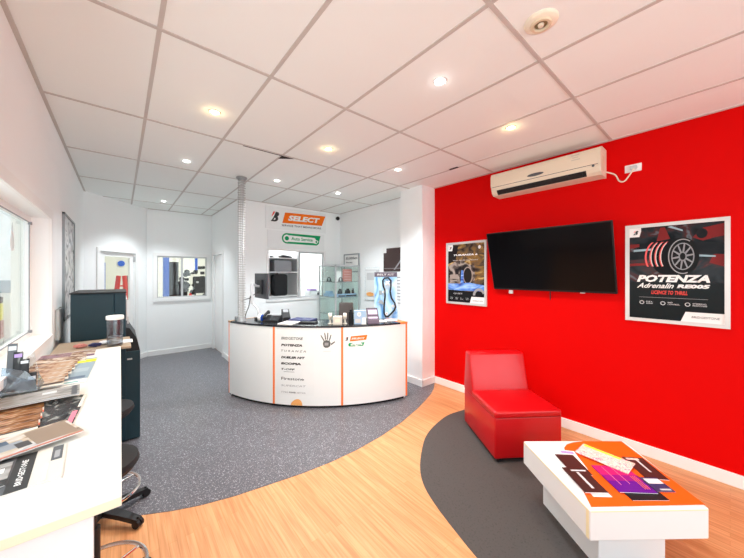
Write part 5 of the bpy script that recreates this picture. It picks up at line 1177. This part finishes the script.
# right wall items
t = thing('distance_sign', 'grey-framed white sign reading a kilometre distance above the cabinet', 'sign', (3.66, 5.0, 1.70))
bm = nb()
for a, b in (((3.64, 4.75, 2.035), (3.66, 5.28, 2.06)), ((3.64, 4.75, 1.68), (3.66, 5.28, 1.70)), ((3.64, 4.75, 1.70), (3.66, 4.775, 2.035)), ((3.64, 5.255, 1.70), (3.66, 5.28, 2.035))): box(bm, a, b)
obj('frame', bm, M['greyframe'], t)
bm = nb(); box(bm, (3.648, 4.775, 1.70), (3.658, 5.255, 2.035)); c = obj('panel', bm, M['paper'], t)
ew = lambda y, z, l=.002, x=3.648: (lambda u, v: Vector((x - l, y - u, z + v)))
obj('lettering', text_bm('50,000km', ew(5.21, 1.935), .40, .06, .02), M['ink'], c); obj('lettering', text_bm('Warranty', ew(5.21, 1.86), .24, .04, .02), M['ink'], c)
t = thing('document_holder', 'clear wall document pocket with an orange sticker', 'document holder', (3.66, 4.35, 1.1))
bm = nb(); ring(bm, 0, 3.638, 3.644, (4.14, 1.14, 4.56, 1.77), (4.15, 1.15, 4.55, 1.76)); box(bm, (3.64, 4.14, 1.14), (3.66, 4.56, 1.15)); box(bm, (3.64, 4.14, 1.14), (3.66, 4.145, 1.6)); box(bm, (3.64, 4.555, 1.14), (3.66, 4.56, 1.6)); obj('pocket', bm, M['acrylic'], t)
bm = nb(); box(bm, (3.646, 4.15, 1.15), (3.658, 4.55, 1.74)); c = obj('papers', bm, mat('pale_document', (.80, .82, .82), .5), t)
bm = nb(); shape(bm, ew(4.52, 1.20, .003, 3.64), circ(.12, .06, .11, .04, 24)); obj('orange_sticker', bm, M['paleorange'], c)
bm = nb()
for (u, v, a, b) in ((.05, .38, .25, .14), (.32, .46, .08, .1), (.0, .56, .4, .008)): shape(bm, ew(4.55, 1.15, .001, 3.646), [(u, v), (u + a, v), (u + a, v + b), (u, v + b)])
obj('printed_blocks', bm, M['lgrey'], c)
t = thing('notice_board', 'black framed notice with a pale diagonal stroke, partly behind the pillar', 'notice', (3.66, 3.75, 1.7))
bm = nb(); box(bm, (3.65, 3.42, 1.69), (3.66, 4.03, 2.10)); c = obj('panel', bm, M['brownblack'], t)
bm = nb(); shape(bm, ew(4.03, 1.69, .001, 3.65), [(.26, .03), (.30, .03), (.60, .33), (.60, .37)]); shape(bm, ew(4.03, 1.69, .001, 3.65), [(.02, .05), (.55, .05), (.55, .058), (.02, .058)]); obj('pale_stroke', bm, M['greyink'], c)
bm = nb(); shape(bm, ew(4.05, 2.02, .003, 3.65), [(0, 0), (.10, 0), (.10, .09), (0, .09)]); obj('white_tag', bm, M['paper'], c)
bm = nb(); box(bm, (3.652, 3.45, 1.10), (3.66, 3.76, 1.66)); c = single('price_list', bm, M['paper'], 'white printed list below the black notice', 'notice')
bm = nb()
for k in range(9): shape(bm, ew(3.74, 1.14 + .055 * k, .002, 3.652), [(0, 0), (.2 + .03 * (k % 3), 0), (.2 + .03 * (k % 3), .014), (0, .014)])
obj('printed_lines', bm, M['greyink'], c)
